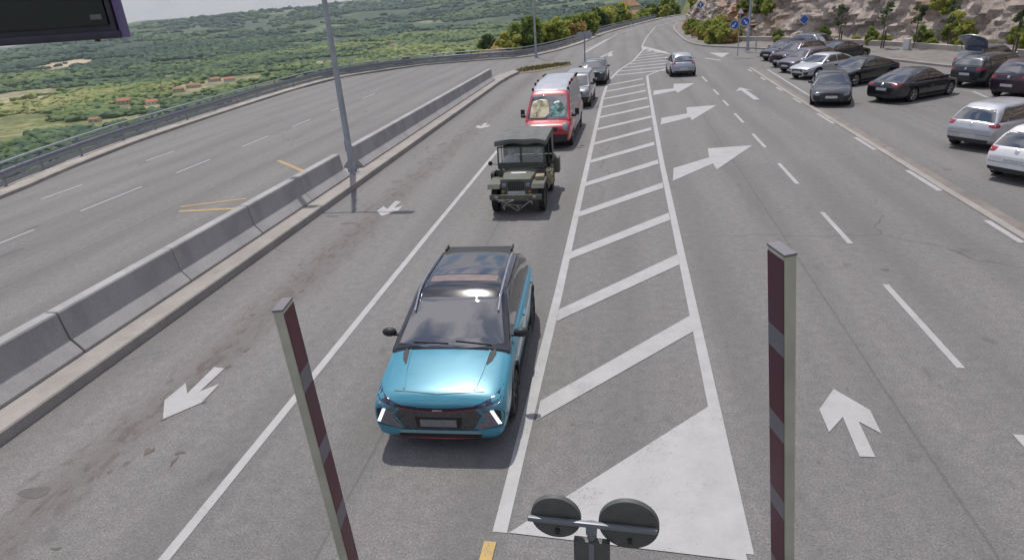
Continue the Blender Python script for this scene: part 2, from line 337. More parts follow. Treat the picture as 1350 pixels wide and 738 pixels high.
def offset_line(pts, d):
    out = []; n = len(pts)
    for i in range(n):
        a = Vector(pts[max(i-1, 0)]); b = Vector(pts[min(i+1, n-1)]); t = (b-a).normalized(); out.append((pts[i][0]-t.y*d, pts[i][1]+t.x*d))
    return out
def resample(pts, step):
    P = [Vector(p) for p in pts]; out = [tuple(P[0])]
    # Catmull-Rom for smooth kerbs
    for i in range(len(P)-1):
        p0, p1, p2, p3 = P[max(i-1, 0)], P[i], P[i+1], P[min(i+2, len(P)-1)]; n = max(1, int((p2-p1).length/step))
        for k in range(1, n+1):
            t = k/n; q = .5*((2*p1)+(-p0+p2)*t+(2*p0-5*p1+4*p2-p3)*t*t+(-p0+3*p1-3*p2+p3)*t**3); out.append(tuple(q))
    return out
def extrude_line(name, pts, prof, mat_, kind='structure', label=None, smooth=30, parent=None, jitter=0):
    # prof: (offset to the left of travel, z); closed section swept along the line
    rows = [offset_line(pts, o) for o, z in prof]; n = len(pts); m = len(prof); v = []
    for i in range(n):
        for j, (o, z) in enumerate(prof): v.append((rows[j][i][0], rows[j][i][1], z+(rng.uniform(-jitter, jitter) if jitter else 0)))
    f = [(i*m+j, (i+1)*m+j, (i+1)*m+(j+1) % m, i*m+(j+1) % m) for i in range(n-1) for j in range(m)]
    f += [tuple(range(m)), tuple((n-1)*m+j for j in range(m))[::-1]]
    o = mesh_obj(name, v, f, mat_, parent, smooth)
    bm = bmesh.new(); bm.from_mesh(o.data); bmesh.ops.recalc_face_normals(bm, faces=bm.faces); bm.to_mesh(o.data); bm.free()
    if kind: tag(o, kind=kind, label=label)
    return o
LL = resample(LEFT, 1.5); RL = resample(RIGHT[2:], 1.2)
extrude_line('kerb', LL, [(-.02, -.1), (-.02, .12), (0, .14), (.22, .14), (.24, .12), (.24, -.1)], M['kerb'], label='pale concrete kerb along the valley side')
extrude_line('verge', LL, [(.243, -.2), (.243, .10), (.8, .12), (1.5, .06), (2.4, -.5), (2.4, -.9)], M['verge'], label='stony verge under the guardrail', jitter=.03)
extrude_line('kerb', RL, [(-.02, -.1), (-.02, .13), (0, .15), (.22, .15), (.24, .13), (.24, -.1)], M['kerb'], label='pale kerb around the rock side')
M['earth'] = concrete_material('earth', (.19, .178, .17), .25, .7, .5)
extrude_line('verge', RL, [(.243, -.2), (.243, .12), (2.5, .2), (9, .9), (11, 1.0), (11, -1)], M['earth'], label='earth strip at the foot of the rocks', jitter=.05)

# ------------------------------------------------------------ median strip beside the lane
med = [(-9.17, -25), (-9.17, 44), (-9.2, 49.5), (-8.9, 53.6), (-8.2, 55.6), (-9.2, 55.4), (-10.1, 53.5), (-10.45, 49.5), (-10.45, 44), (-10.45, -25)]
mb = MB(); mb.prism([(x, y) for x, y in [(-9.40, -25), (-9.40, 44), (-9.42, 49.5), (-9.2, 53.4), (-8.9, 56.2), (-9.4, 57.5), (-10.1, 54.2), (-10.45, 49.5), (-10.45, 44), (-10.45, -25)]], -.1, .2); tag(mb.build('sidewalk', M['sidewalk'], smooth=None), kind='structure', label='narrow concrete sidewalk beside the barriers')
extrude_line('kerb', resample([(-9.285, -25), (-9.285, 10), (-9.285, 30), (-9.285, 44), (-9.3, 49.5), (-9.12, 53.4), (-8.82, 56.2)], 2), [(-.115, -.1), (-.115, .18), (-.095, .206), (.113, .206), (.113, -.1)], M['kerb'], label='kerb edge of the narrow sidewalk')
M['grass'] = (lambda g: g.out(g.mix(g.ramp(g.noise(3, 5, .7), [(.35, 0), (.65, 1)]), (.13, .12, .06), (.27, .22, .13))))(NG('dry_grass', .95))

# ------------------------------------------------------------ road markings
def marks(name, polys, z, mat_, label):
    v = []; f = []
    for p in polys:
        r = delaunay_2d_cdt([Vector(q) for q in p], [(i, (i+1) % len(p)) for i in range(len(p))], [], 1, 1e-6); b = len(v)
        v += [(q.x, q.y, z) for q in r[0]]; f += [tuple(b+i for i in t) for t in r[2]]
    me = bpy.data.meshes.new(name); me.from_pydata(v, [], f); me.update(); me.materials.append(mat_)
    bm = bmesh.new(); bm.from_mesh(me)
    for x in bm.faces:
        if x.normal.z < 0: x.normal_flip()
    bm.to_mesh(me); bm.free()
    return tag(link(bpy.data.objects.new(name, me)), kind='structure', label=label)
def band(pts, w):
    a = offset_line(pts, w/2); b = offset_line(pts, -w/2); return [[a[i], a[i+1], b[i+1], b[i]] for i in range(len(pts)-1)]
wl = band([(-5.17, -3), (-5.17, 16), (-5.13, 26)], .14)
wl += band([(-1.38, 5.45), (-1.3, 12), (-1.24, 30), (-1.2, 40), (-1.05, 47.6), (-.3, 55), (.9, 62), (2.1, 74)], .17)
wl += band([(1.33, 5.4), (1.35, 14), (1.38, 23), (1.5, 33), (1.65, 44.5), (1.75, 50), (2.4, 52), (3.9, 55.6)], .17)
wl += band([(2.1, 79), (3.2, 96), (5.6, 124), (12, 150)], .14)
wl += band([(-4.5, 77), (-3, 90), (-.6, 110), (4.6, 135)], .13)
marks('road_marking', wl, .006, M['paint_white'], 'long white edge lines of the lanes')
st = []
for k in range(14):
    y0 = 8.1+3.13*k
    if y0 > 46: break
    l = -1.22+.1*max(0, (y0-40)/8); r_ = 1.26 if y0 < 30 else 1.4
    if y0 + 2.9 > 50: r_ = 1.6
    wd = .50
    st.append([(l, y0-wd), (r_, y0+2.95-wd*1.25), (r_, y0+2.95), (l, y0)])
for k in range(9):
    y0 = 51.5+2.7*k; l = float(np.interp(y0, [47, 55, 62, 74], [-.95, -.2, 1.0, 2.1])); r_ = float(np.interp(y0+2, [50, 56, 62, 68, 76], [2.2, 4.0, 4.2, 3.8, 2.6]))
    st.append([(l, y0-.5), (r_, y0+2-.6), (r_, y0+2), (l, y0)])
st.append([(-1.27, 5.45), (1.33, 5.3), (1.33, 8.2)])
st.append([(2.1, 80), (2.0, 74.3), (4.6, 66.5), (4.2, 70.5)])
marks('road_marking', st, .010, M['paint_white'], 'white hatched stripes and solid tip of the traffic island')
ds = []
def dash(x, y0, y1, w=.12): ds.append([(x-w/2, y0), (x+w/2, y0), (x+w/2, y1), (x-w/2, y1)])
for y0, y1 in ((4.6, 7.75), (9.4, 12.55), (14.85, 17.2), (20.0, 22.6), (25.1, 27.7), (30.2, 32.7), (35, 37), (39.0, 41.3), (45, 48)): dash(5.08+.008*y0, y0, y1)
for y0, y1 in ((6.5, 9.8), (12.4, 14.4), (14.85, 16.4), (19.0, 21.3), (24.2, 26.4), (29.3, 31.8), (35, 36.6), (39.5, 41), (44.5, 46), (49.5, 51)): 
    if y0 == 12.4: continue
    dash(8.62+.008*y0, y0, y1, .15)
for y0, y1 in ((6, 8), (15.1, 16.4), (18.3, 21.4), (23.5, 25.9), (28.6, 31.2), (33.8, 36.2), (39, 41.5), (44.5, 47)): dash(-18.3, y0, y1, .10)
dash(-21.4, 19.9, 21.9, .1); dash(-21.6, 26, 28, .1)
ds += band([G(930, 77), G(950, 80)], .3)+[[G(935, 70), G(962, 70), G(952, 76)]]
ds += band([G(1012, 92), G(1060, 122), G(1075, 131)], .12)
ds += band([G(1302, 129), G(1283, 121)], .15)
ds.append([G(800, 72), G(806, 70), G(808, 74), G(802, 75)])
ds += band([G(776, 80), G(792, 76), G(808, 68)], .3)+band([G(770, 70), G(816, 44)], .35)
marks('road_marking', ds, .006, M['paint_white'], 'broken white lane and parking lines')
ar = []
def arrow(x, y, rot, L=1.6, hw=.42, sw=.13, hl=.85, notch=.22, flip=1):   # tip at x,y, pointing along rot (0=+Y)
    p = [(0, 0), (hw, -hl), (sw, -hl+notch), (sw, -L), (-sw, -L), (-sw, -hl+notch), (-hw, -hl)]
    c, s = math.cos(rot), math.sin(rot); ar.append([(x+c*a-s*b, y+s*a+c*b) for a, b in p])
pa = [G(*q) for q in ((215, 553), (217, 528), (245, 505), (247, 519), (283, 484), (296, 486), (264, 516), (290, 506), (266, 531))]
for dx_, dy_ in ((0, 0), (-.05, 10.1), (.1, 23.8)): ar.append([(x+dx_, 7.2+(y-7.2)*1.0+dy_) for x, y in pa])
ar.append([G(*q) for q in ((1099, 513), (1080, 540), (1093, 570), (1111, 550), (1133, 602), (1154, 603), (1132, 556), (1162, 572), (1147, 541))]); arrow(6.95, 41.6, .02, 5.0, .5, .15, 1.6, .4)
ar += [[G(887, 239), G(888, 222), G(935, 208), G(933, 196), G(992, 192), G(945, 224), G(940, 216)]]
ar += [[G(871, 165), G(872, 156), G(906, 150), G(905, 142), G(945, 139), G(912, 159), G(910, 155)]]
ar += [[G(861, 126), G(862, 120), G(888, 117), G(888, 111), G(916, 110), G(893, 123), G(891, 120)]]
marks('road_marking', ar, .010, M['paint_white'], 'white direction arrows painted on the lanes')
yw = band([G(367, 212), G(402, 227)], .2)+band([G(236, 279), G(312, 275)], .22)+band([G(238, 273), G(325, 262)], .16)
marks('road_marking', yw, .008, M['paint_faded_yellow'], 'faded yellow marks left of the barriers')
marks('road_marking', band([(-1.46, 5.3), (-1.5, 3.2)], .14)+band([(1.33, 5.3), (1.33, 3.0)], .14), .014, M['paint_yellow'], 'yellow continuation of the island edge lines')
# stains, patches and seams: dirt with a shape of its own
g = NG('tar', .7); M['tar'] = g.out(g.ramp(g.noise(9, 4), [(.3, (.095, .088, .086)), (.7, (.125, .115, .112))]))
g = NG('lane_dirt', .9); M['dirt'] = g.out(g.ramp(g.noise(6, 5, .7), [(.3, (.10, .075, .065)), (.7, (.15, .125, .115))]))
def blob(cx, cy, rx, ry, n=18, s=.22, rot=0):
    o = []
    ph = [rng.uniform(0, 6.3) for _ in range(4)]
    for k in range(n):
        t = 2*PI*k/n; r = 1+s*(math.sin(2*t+ph[0])*.5+math.sin(3*t+ph[1])*.5+math.sin(7*t+ph[2])*.3); a, b = rx*r*math.cos(t), ry*r*math.sin(t)
        o.append((cx+a*math.cos(rot)-b*math.sin(rot), cy+a*math.sin(rot)+b*math.cos(rot)))
    return o
bl = [blob(-7.75, 5.55, .2, .12), blob(-8.15, 5.3, .1, .08), blob(-7.9, 16.7, .22, .1), blob(-8.0, 21.3, .2, .1), blob(-8.7, 17.4, .22, .10), blob(9.9, 14.2, .22, .06), blob(10.3, 15.7, .12, .12), blob(5.4, 13.3, .1, .07)]
for k in range(26):
    y = rng.uniform(5.2, 15.5); x = -7.35-.05*(y-8)+rng.gauss(0, .22); s = rng.uniform(.012, .045)
    bl.append(blob(x, y, s, s*rng.uniform(1, 3.5), 10, .3))
for k in range(30):
    y = rng.uniform(14, 40); bl.append(blob(-7.6+rng.gauss(0, .4), y, rng.uniform(.03, .08), rng.uniform(.1, .35), 10, .3))
for k in range(70):
    bl.append(blob(rng.uniform(-4.6, 8), rng.uniform(4, 30), rng.uniform(.01, .03), rng.uniform(.015, .04), 8, .3))
for k in range(9): bl.append(blob(rng.uniform(-22, -11.5), rng.uniform(14, 42), rng.uniform(.06, .14), rng.uniform(.2, .7), 12, .3))
marks('road_stain', bl, .003, M['tar'], 'dark oil spots and tar patches on the lanes')
sp = []
for k in range(14):
    y = rng.uniform(4.6, 15); sp.append(blob(-6.95-.04*(y-8)+rng.gauss(0, .4), y, rng.uniform(.02, .07), rng.uniform(.02, .1), 8, .6))
marks('road_stain', sp, .0045, M['dirt'], 'reddish dirt flecks along the left lane')
# parking divider: low concrete channel
extrude_line('kerb', [(8.95, -10), (8.95, 20), (9.05, 38), (9.3, 52)], [(-.11, -.05), (-.10, .035), (.10, .035), (.11, -.05)], M['kerb'], label='flat concrete strip between road and car park')
extrude_line('gutter', [(9.22, -10), (9.22, 20), (9.3, 38), (9.55, 52)], [(-.16, .001), (-.16, .012), (.16, .012), (.16, .001)], concrete_material('gutter', (.2, .18, .165), .2, .6, .5), label='worn gutter beside the car park strip')
# dry grass island
gp = poly_sheet('grass_island', [(x+rng.uniform(-.12, .12), y+rng.uniform(-.12, .12)) for x, y in resample([(-9.0, 56.2), (-7.6, 56.4), (-5.4, 59.4), (-4.7, 62.6), (-6.3, 64.6), (-8.7, 62.5), (-9.3, 58.5)], .3)], .03, M['grass'], label='small dry grass island past the barriers')

tv = []
for k in range(1500):
    t = rng.uniform(0, 1); x = -8.9+t*3.6+rng.uniform(-.6, .6); y = 56.8+t*4.2+rng.uniform(0, 3.6)*(1-.35*t); h = rng.uniform(.05, .28); a = rng.uniform(0, 6.3); dx, dy = math.cos(a)*.05, math.sin(a)*.05
    tv += [(x-dx, y-dy, .02), (x+dx, y+dy, .02), (x+rng.uniform(-.08, .08), y+rng.uniform(-.08, .08), h)]
tag(mesh_obj('dry_grass', tv, [(i, i+1, i+2) for i in range(0, len(tv), 3)], M['grass']), 'dry grass tufts on the small island past the barriers', 'grass', kind='stuff')

# ------------------------------------------------------------ concrete barriers
def barrier(y0, y1, label):
    L = y1-y0; n = max(2, int(L/1.2)); pr = [(.40, 0), (.40, .06), (.20, .30), (.135, .80), (.115, .83), (-.115, .83), (-.135, .80), (-.20, .30), (-.40, .06), (-.40, 0)]
    v = []; 
    for i in range(n+1):
        for o, z in pr: v.append((o, i*L/n, z+.0))
    m = len(pr); f = [(i*m+j, i*m+(j+1) % m, (i+1)*m+(j+1) % m, (i+1)*m+j) for i in range(n) for j in range(m)]+[tuple(range(m))[::-1], tuple(n*m+j for j in range(m))]
    o = mesh_obj('concrete_barrier', v, f, M['concrete'], None, 20); o.location = (-10.13, y0, .2); tag(o, label, 'barrier', 'concrete barriers along the sidewalk')
    bm = bmesh.new(); bm.from_mesh(o.data); bmesh.ops.recalc_face_normals(bm, faces=bm.faces)
    bmesh.ops.bevel(bm, geom=[e for e in bm.edges if e.calc_face_angle(0) > 1.2], offset=.012, segments=1, affect='EDGES'); bm.to_mesh(o.data); bm.free()
    return o
bounds = [(-6, 1.8), (1.82, 8.78), (8.81, 12.0), (12.012, 15.2), (15.23, 18.3), (18.31, 21.4)]
for i, (a, b) in enumerate(bounds):
    barrier(a, b, ['long grey barrier section nearest the camera, out of sight below', 'grey barrier section cut by the left edge of the photo, before the first wide joint', 'grey barrier section just past the first wide dark joint', 'grey barrier section between the two dark joints, middle of the near row', 'grey barrier section past the second dark joint', 'last barrier section of the near row, ending before the tall lamp post'][i])
fb = [22.75, 28.2, 33.7, 39.2, 44.7, 50.4]
for i in range(5):
    barrier(fb[i]+.006, fb[i+1]-.006, ['first barrier section of the far row, just behind the tall lamp post', 'second barrier section past the tall lamp post', 'middle barrier section of the far row', 'barrier section next to the last one of the far row', 'last barrier section of the far row, ending by the dry grass island'][i])

# ------------------------------------------------------------ guardrail
def guardrail(pts, name, label, step=2.0):
    root = empty(name, (0, 0, 0), 0, label, 'guardrail'); P = offset_line(pts, .95)
    extrude_line('rail', P, [(-.03, .42), (-.03, .47), (-.085, .51), (-.085, .56), (-.03, .60), (-.03, .63), (-.085, .67), (-.085, .72), (-.03, .76), (-.03, .80), (-.022, .80), (-.022, .42)], M['galv'], None, parent=root)
    mb = MB()
    for a, b in zip(P[:-1], P[1:]): mb.tube((*a, 1.0), (*b, 1.0), .045, n=8)
    mb.build('handrail', M['galv'], root)
    extrude_line('lower_rail', P, [(-.03, .14), (-.03, .36), (-.01, .36), (-.01, .14)], M['galv'], None, parent=root)
    acc = 0; last = P[0]; k = 0; Q = []
    for p in P[1:]:
        acc += math.dist(p, last); last = p
        if acc >= step: Q.append(p); acc = 0
    mb = MB(); mb.box((0, 0, .45), (.06, .10, 1.1)); first = mb.build('post', M['galv_dark'], root, None); first.location = (*Q[0], 0)
    for q in Q[1:98]:
        c = first.copy(); COL.objects.link(c); c.parent = root; c.location = (*q, 0)
    return root
vis = [p for p in LL if -3 < p[1] < 160]
guardrail(vis, 'guardrail', 'long grey steel guardrail curving along the valley edge')

# ------------------------------------------------------------ haze
def haze():
    mb = MB(); mb.box((0, 0, 195), (19400, 19400, 730)); o = mb.build('haze', None, None, None)
    m = bpy.data.materials.new('haze'); m.use_nodes = True; t = m.node_tree; t.nodes.remove(t.nodes['Principled BSDF'])
    v = t.nodes.new('ShaderNodeVolumePrincipled'); v.inputs['Density'].default_value = 5.5e-5; v.inputs['Color'].default_value = (.78, .90, .98, 1); v.inputs['Anisotropy'].default_value = .1
    t.links.new(v.outputs[0], t.nodes['Material Output'].inputs['Volume']); o.data.materials.clear(); o.data.materials.append(m); tag(o, kind='stuff', label='thin summer haze over the valley')
haze()

# ------------------------------------------------------------ foliage
def leaf_material(name, a, b, c_):
    g = NG(name, .8); oi = g.n('ShaderNodeObjectInfo'); n = g.noise(1.6, 4, .7)
    f = g.math('ADD', n, g.math('MULTIPLY', g.math('SUBTRACT', oi.outputs['Random'], .5), .25))
    col = g.ramp(f, [(.33, a), (.5, b), (.68, c_)]); g.out(col)
    tl = g.n('ShaderNodeBsdfTranslucent'); g.t.links.new(col, tl.inputs[0]); ms = g.n('ShaderNodeMixShader'); ms.inputs[0].default_value = .5; g.t.links.new(g.b.outputs[0], ms.inputs[1]); g.t.links.new(tl.outputs[0], ms.inputs[2]); g.t.links.new(ms.outputs[0], g.t.nodes['Material Output'].inputs[0]); return g.m
M['leaf_lime'] = leaf_material('leaf_lime', (.19, .25, .05), (.36, .40, .09), (.50, .49, .15))
M['leaf_mid'] = leaf_material('leaf_mid', (.12, .18, .05), (.23, .30, .08), (.36, .40, .13))
M['leaf_dark'] = leaf_material('leaf_dark', (.035, .065, .03), (.07, .11, .045), (.12, .165, .065))
M['leaf_dry'] = leaf_material('leaf_dry', (.24, .18, .07), (.44, .33, .12), (.58, .42, .19))
M['bark'] = mat('bark', (.10, .08, .06), .9, noise=(8, .3), bump=(20, .5))
def crown_mesh(name, n, h, r, leaf, mat_, clumps=14, z0=.8, seed=0):
    q = np.random.default_rng(seed); C = []
    for k in range(clumps):
        t = q.uniform(0, 2*PI); zz = q.uniform(0, 1); rr = r*math.sqrt(max(.05, 1-abs(zz*1.5-.6)**2))*q.uniform(.25, .85)
        C.append((rr*math.cos(t), rr*math.sin(t), z0+zz*(h-z0)*.85, r*q.uniform(.28, .5)))
    C = np.array(C); idx = q.integers(0, clumps, n); d = q.normal(size=(n, 3)); d /= np.linalg.norm(d, axis=1)[:, None]
    rad = C[idx, 3:4]*q.uniform(.55, 1.08, (n, 1)); P = C[idx, :3]+d*rad*np.array([1, 1, .8]); P[:, 2] = np.maximum(P[:, 2], .15)
    u = q.normal(size=(n, 3)); u /= np.linalg.norm(u, axis=1)[:, None]; w = np.cross(u, d+q.normal(size=(n, 3))*.5); w /= np.linalg.norm(w, axis=1)[:, None]
    s = leaf*q.uniform(.6, 1.4, (n, 1)); V = np.stack([P-u*s, P+w*s*.6, P+u*s, P-w*s*.6], 1).reshape(-1, 3)
    me = bpy.data.meshes.new(name); me.from_pydata(V.tolist(), [], np.arange(4*n).reshape(n, 4).tolist()); me.materials.append(mat_); return me
def trunk_mesh(h, r, seed=0, limbs=5):
    q = random.Random(seed); mb = MB(); top = Vector((q.uniform(-.2, .2), q.uniform(-.2, .2), h*.7)); mb.tube((0, 0, -.4), top*.55, r, r*.7, 8); mb.tube(top*.55, top, r*.7, r*.35, 8)
    for k in range(limbs):
        t = q.uniform(0, 6.28); b = top*q.uniform(.35, .9); mb.tube(b, b+Vector((math.cos(t)*h*.25, math.sin(t)*h*.25, h*q.uniform(.12, .3))), r*.35, r*.1, 6)
    o = mb.build('trunk', M['bark'], None, None); me = o.data; bpy.data.objects.remove(o); return me
TREES = []
for k in range(9):
    m_ = [M['leaf_lime'], M['leaf_mid'], M['leaf_dark'], M['leaf_lime'], M['leaf_dry'], M['leaf_mid'], M['leaf_lime'], M['leaf_mid'], M['leaf_dark']][k]
    h = [5.5, 6.0, 6.5, 4.2, 2.6, 4.8, 3.2, 7, 5][k]; r = h*[.42, .40, .38, .55, .75, .5, .6, .36, .45][k]
    TREES.append((crown_mesh('crown', 2600, h, r, .30 if h > 3 else .2, m_, 16+k, .6 if h > 4 else .2, 40+k), trunk_mesh(h, .14, k), h))
def plant(x, y, z, kind, sc, label, cat='tree', name='tree', group=None):
    root = empty(name, (x, y, z), rng.uniform(0, 6.28), label, cat, group); root.scale = (sc*rng.uniform(.9, 1.15), sc*rng.uniform(.9, 1.15), sc)
    c, t, h = TREES[kind]; link(bpy.data.objects.new('crown', c), root); link(bpy.data.objects.new('trunk' if cat == 'tree' else 'stem', t), root); return root

# valley scrub: far too much to count, one object
def valley():
    bm = bmesh.new(); bmesh.ops.create_icosphere(bm, subdivisions=2, radius=1); ico = np.array([v.co[:] for v in bm.verts]); icf = np.array([[v.index for v in f.verts] for f in bm.faces]); bm.free()
    def place(n, r0, r1, lo, uni):
        az = np.radians(nrg.uniform(-4, 56, n)); r = np.sqrt(nrg.uniform(r0*r0, r1*r1, n)) if uni else np.exp(nrg.uniform(math.log(r0), math.log(r1), n)); x = -np.sin(az)*r; y = np.cos(az)*r
        keep = pdist(x, y) > 9; dens = fbm(x/150, y/150, 4, 31)+.10*(fbm(x/700, y/700, 2, 5)-.5); keep &= (dens > lo+nrg.uniform(-.05, .03, n))
        for (bx, by, a), (p_, rpx, a2) in zip(bare_pts, BARE):
            r0_ = math.hypot(bx, by); k = ((x-bx)*bx+(y-by)*by)/r0_; l = ((x-bx)*by-(y-by)*bx)/r0_; keep &= ~((np.hypot(k/3.0, l) < 1.0*rpx/840*r0_) & (nrg.random(n) < .5+.5*a))
        for hx, hy, hz_ in house_pts: keep &= (np.hypot(x-hx, y-hy) > 14)
        for hx, hy, hz_ in house_pts: # open ground in front of each house
            dd = math.hypot(hx, hy); k = (x*hx+y*hy)/dd; l = np.abs(x*hy-y*hx)/dd; keep &= ~((k < dd) & (k > dd-70) & (l < 13))
        return x[keep], y[keep], r[keep]
    x, y, r = place(44000, 330, 2900, .43, False); x2, y2, r2 = place(22000, 1900, 5600, .46, False); x = np.concatenate([x, x2]); y = np.concatenate([y, y2]); r = np.concatenate([r, r2]); z = terrain(x, y); n = len(x)
    s = nrg.uniform(1.3, 3.3, n)*(1+r/1100)*(.7+.7*fbm(x/90, y/90, 2, 77)); hh = s*nrg.uniform(.4, .8, n)
    jit = 1+nrg.uniform(-.42, .42, (n, len(ico), 1)); V = ico[None]*jit*np.stack([s, s*nrg.uniform(.8, 1.6, n), hh], -1)[:, None, :]
    V += np.stack([x, y, z+hh*.35], -1)[:, None, :]; F = icf[None]+(np.arange(n)*len(ico))[:, None, None]; V = V.reshape(-1, 3); F = F.reshape(-1, 3)
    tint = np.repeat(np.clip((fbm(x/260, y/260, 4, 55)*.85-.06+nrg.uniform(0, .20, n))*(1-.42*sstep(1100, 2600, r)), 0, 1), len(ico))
    # nearer bushes are made of leaf clumps
    x, y, r = place(7500, 95, 345, .40, True); z = terrain(x, y); n = len(x); q = 90; s = nrg.uniform(1.0, 2.6, n)
    d = nrg.normal(size=(n, q, 3)); d /= np.linalg.norm(d, axis=2)[:, :, None]; d[:, :, 2] = np.abs(d[:, :, 2])*.9-.1; lob = 1+.35*np.sin(d[:, :, 0:1]*4+nrg.uniform(0, 6, (n, 1, 1)))
    Pn = np.stack([x, y, z], -1)[:, None, :]+d*lob*s[:, None, None]*nrg.uniform(.75, 1.1, (n, q, 1)); T1 = nrg.normal(size=(n, q, 3)); T1 /= np.linalg.norm(T1, axis=2)[:, :, None]; T2 = np.cross(T1, d); ls = nrg.uniform(.22, .5, (n, q, 1))
    T = np.stack([Pn-T1*ls, Pn+T1*ls, Pn+T2*ls*1.3], 2).reshape(-1, 3); F2 = np.arange(len(T)).reshape(-1, 3)+len(V)
    tint = np.concatenate([tint, np.repeat(np.clip(fbm(x/60, y/60, 3, 55)*.9+nrg.uniform(0, .25, n), 0, 1), q*3)]); V = np.concatenate([V, T]); F = np.concatenate([F, F2])
    me = bpy.data.meshes.new('valley_scrub')
    me.vertices.add(len(V)); me.vertices.foreach_set('co', V.ravel()); me.loops.add(F.size); me.loops.foreach_set('vertex_index', F.ravel().astype(np.int32))
    me.polygons.add(len(F)); me.polygons.foreach_set('loop_start', np.arange(0, F.size, 3, dtype=np.int32)); me.update(calc_edges=True)
    col = me.attributes.new('tint', 'FLOAT', 'POINT'); col.data.foreach_set('value', tint)
    g = NG('scrub_leaves', .9); at = g.n('ShaderNodeAttribute', attribute_name='tint')
    c = g.ramp(at.outputs['Fac'], [(.24, (.032, .070, .042)), (.42, (.092, .148, .050)), (.56, (.175, .215, .064)), (.78, (.31, .30, .12))])
    c = g.mix(.4, c, g.ramp(g.noise(.9, 3, .7), [(.3, .25), (.7, .75)]), 'OVERLAY'); me.materials.append(g.out(c))
    tag(link(bpy.data.objects.new('valley_scrub', me)), 'green bushes and low trees covering the valley plain', 'scrub', kind='stuff')

# houses in the valley
M['roof'] = mat('roof_tiles', (.42, .15, .08), .8, noise=(1.5, .25)); M['roof_old'] = mat('old_roof_tiles', (.30, .17, .10), .85, noise=(1.5, .3))
M['plaster'] = mat('plaster', (.50, .44, .37), .85, noise=(.8, .15)); M['plaster_w'] = mat('white_plaster', (.66, .63, .6), .85, noise=(.8, .1)); M['ochre'] = mat('ochre_plaster', (.55, .33, .12), .85, noise=(.8, .12))
M['window'] = mat('house_window', (.03, .035, .04), .2, noise=(2, .2))
HOUSES = [((164, 137), 15, 10, 4.5, 2.6, .5, 'roof', 'plaster', 'orange roofed house on the left of the pair in the valley'),
          ((201, 138), 14, 9, 4.0, 2.5, .9, 'roof', 'plaster_w', 'orange roofed white house on the right of the pair in the valley'),
          ((126, 161), 11, 8, 3.4, 2.0, .3, 'roof_old', 'plaster', 'low house with brownish roof nearest in the valley'),
          ((236, 121), 15, 9, 4.0, 2.2, .6, 'roof_old', 'plaster', 'leftmost house of the brown hamlet in the valley'),
          ((256, 116), 20, 9, 4.2, 2.5, .45, 'roof_old', 'plaster', 'long brown roofed house in the middle of the hamlet'),
          ((283, 108), 17, 10, 4.5, 2.5, 1.1, 'roof_old', 'plaster', 'brown roofed house on the right of the hamlet'),
          ((303, 107), 16, 9, 4, 2.2, .4, 'roof', 'plaster_w', 'pale walled house at the right end of the hamlet'),
          ((312, 136), 8, 6, 3.5, 2.2, .5, 'roof', 'plaster_w', 'small white house with red roof just above the guardrail'),
          ((520, 62), 22, 12, 5, 3, .3, 'roof_old', 'plaster', 'large pinkish roofed house right of the tall lamp post'),
          ((839, 17), 4.2, 3.6, 3.4, 1.5, .2, 'roof_old', 'ochre', 'ochre house with reddish roof at the far end of the road'),
          ((829, 10), 5, 5, 5, 2.2, .8, 'roof_old', 'plaster_w', 'pale grey house behind the ochre one at the far end')]
house_pts = []
for (px, py), w, d, h, rh, rz, rm, wm, lab in HOUSES:
    hx, hy, hz_ = at_terrain(px, py)
    if px > 800: w_ = ray(px, py); q_ = (205 if px > 835 else 235)/math.hypot(w_[0], w_[1]); hx, hy = w_[0]*q_, w_[1]*q_; hz_ = max(float(terrain(hx, hy)[0]), HC+w_[2]*q_-4.5); pass
    if hy > 1e4: continue
    house_pts.append((hx, hy, hz_)); root = empty('house', (hx, hy, hz_-.6), rz, lab, 'house', 'houses in the valley')
    mb = MB(); mb.box((0, 0, (h+.6)/2), (w, d, h+.6)); mb.build('wall', M[wm], root, None)
    z = h+.55; e = .5; v = [(-w/2-e, -d/2-e, z), (w/2+e, -d/2-e, z), (w/2+e, d/2+e, z), (-w/2-e, d/2+e, z), (-w/2-e+1.5, 0, z+rh), (w/2+e-1.5, 0, z+rh)]
    rf = mesh_obj('roof', v, [(0, 1, 5, 4), (2, 3, 4, 5), (0, 4, 3), (1, 2, 5), (0, 3, 2, 1)], M[rm], root)
    mb = MB(); mb.box((w*.2, d*.12, z+rh*.8), (.7, .7, rh*.9)); mb.build('chimney', M['plaster'], rf, None)
    for s in (-1, 1):
        for k in range(max(2, int(w/4))):
            mb = MB(); mb.box((-w/2+(k+.5)*w/max(2, int(w/4)), s*(d/2+.01), .6+h*.5), (1.1, .12, 1.3)); mb.build('window', M['window'], root, None)
valley()

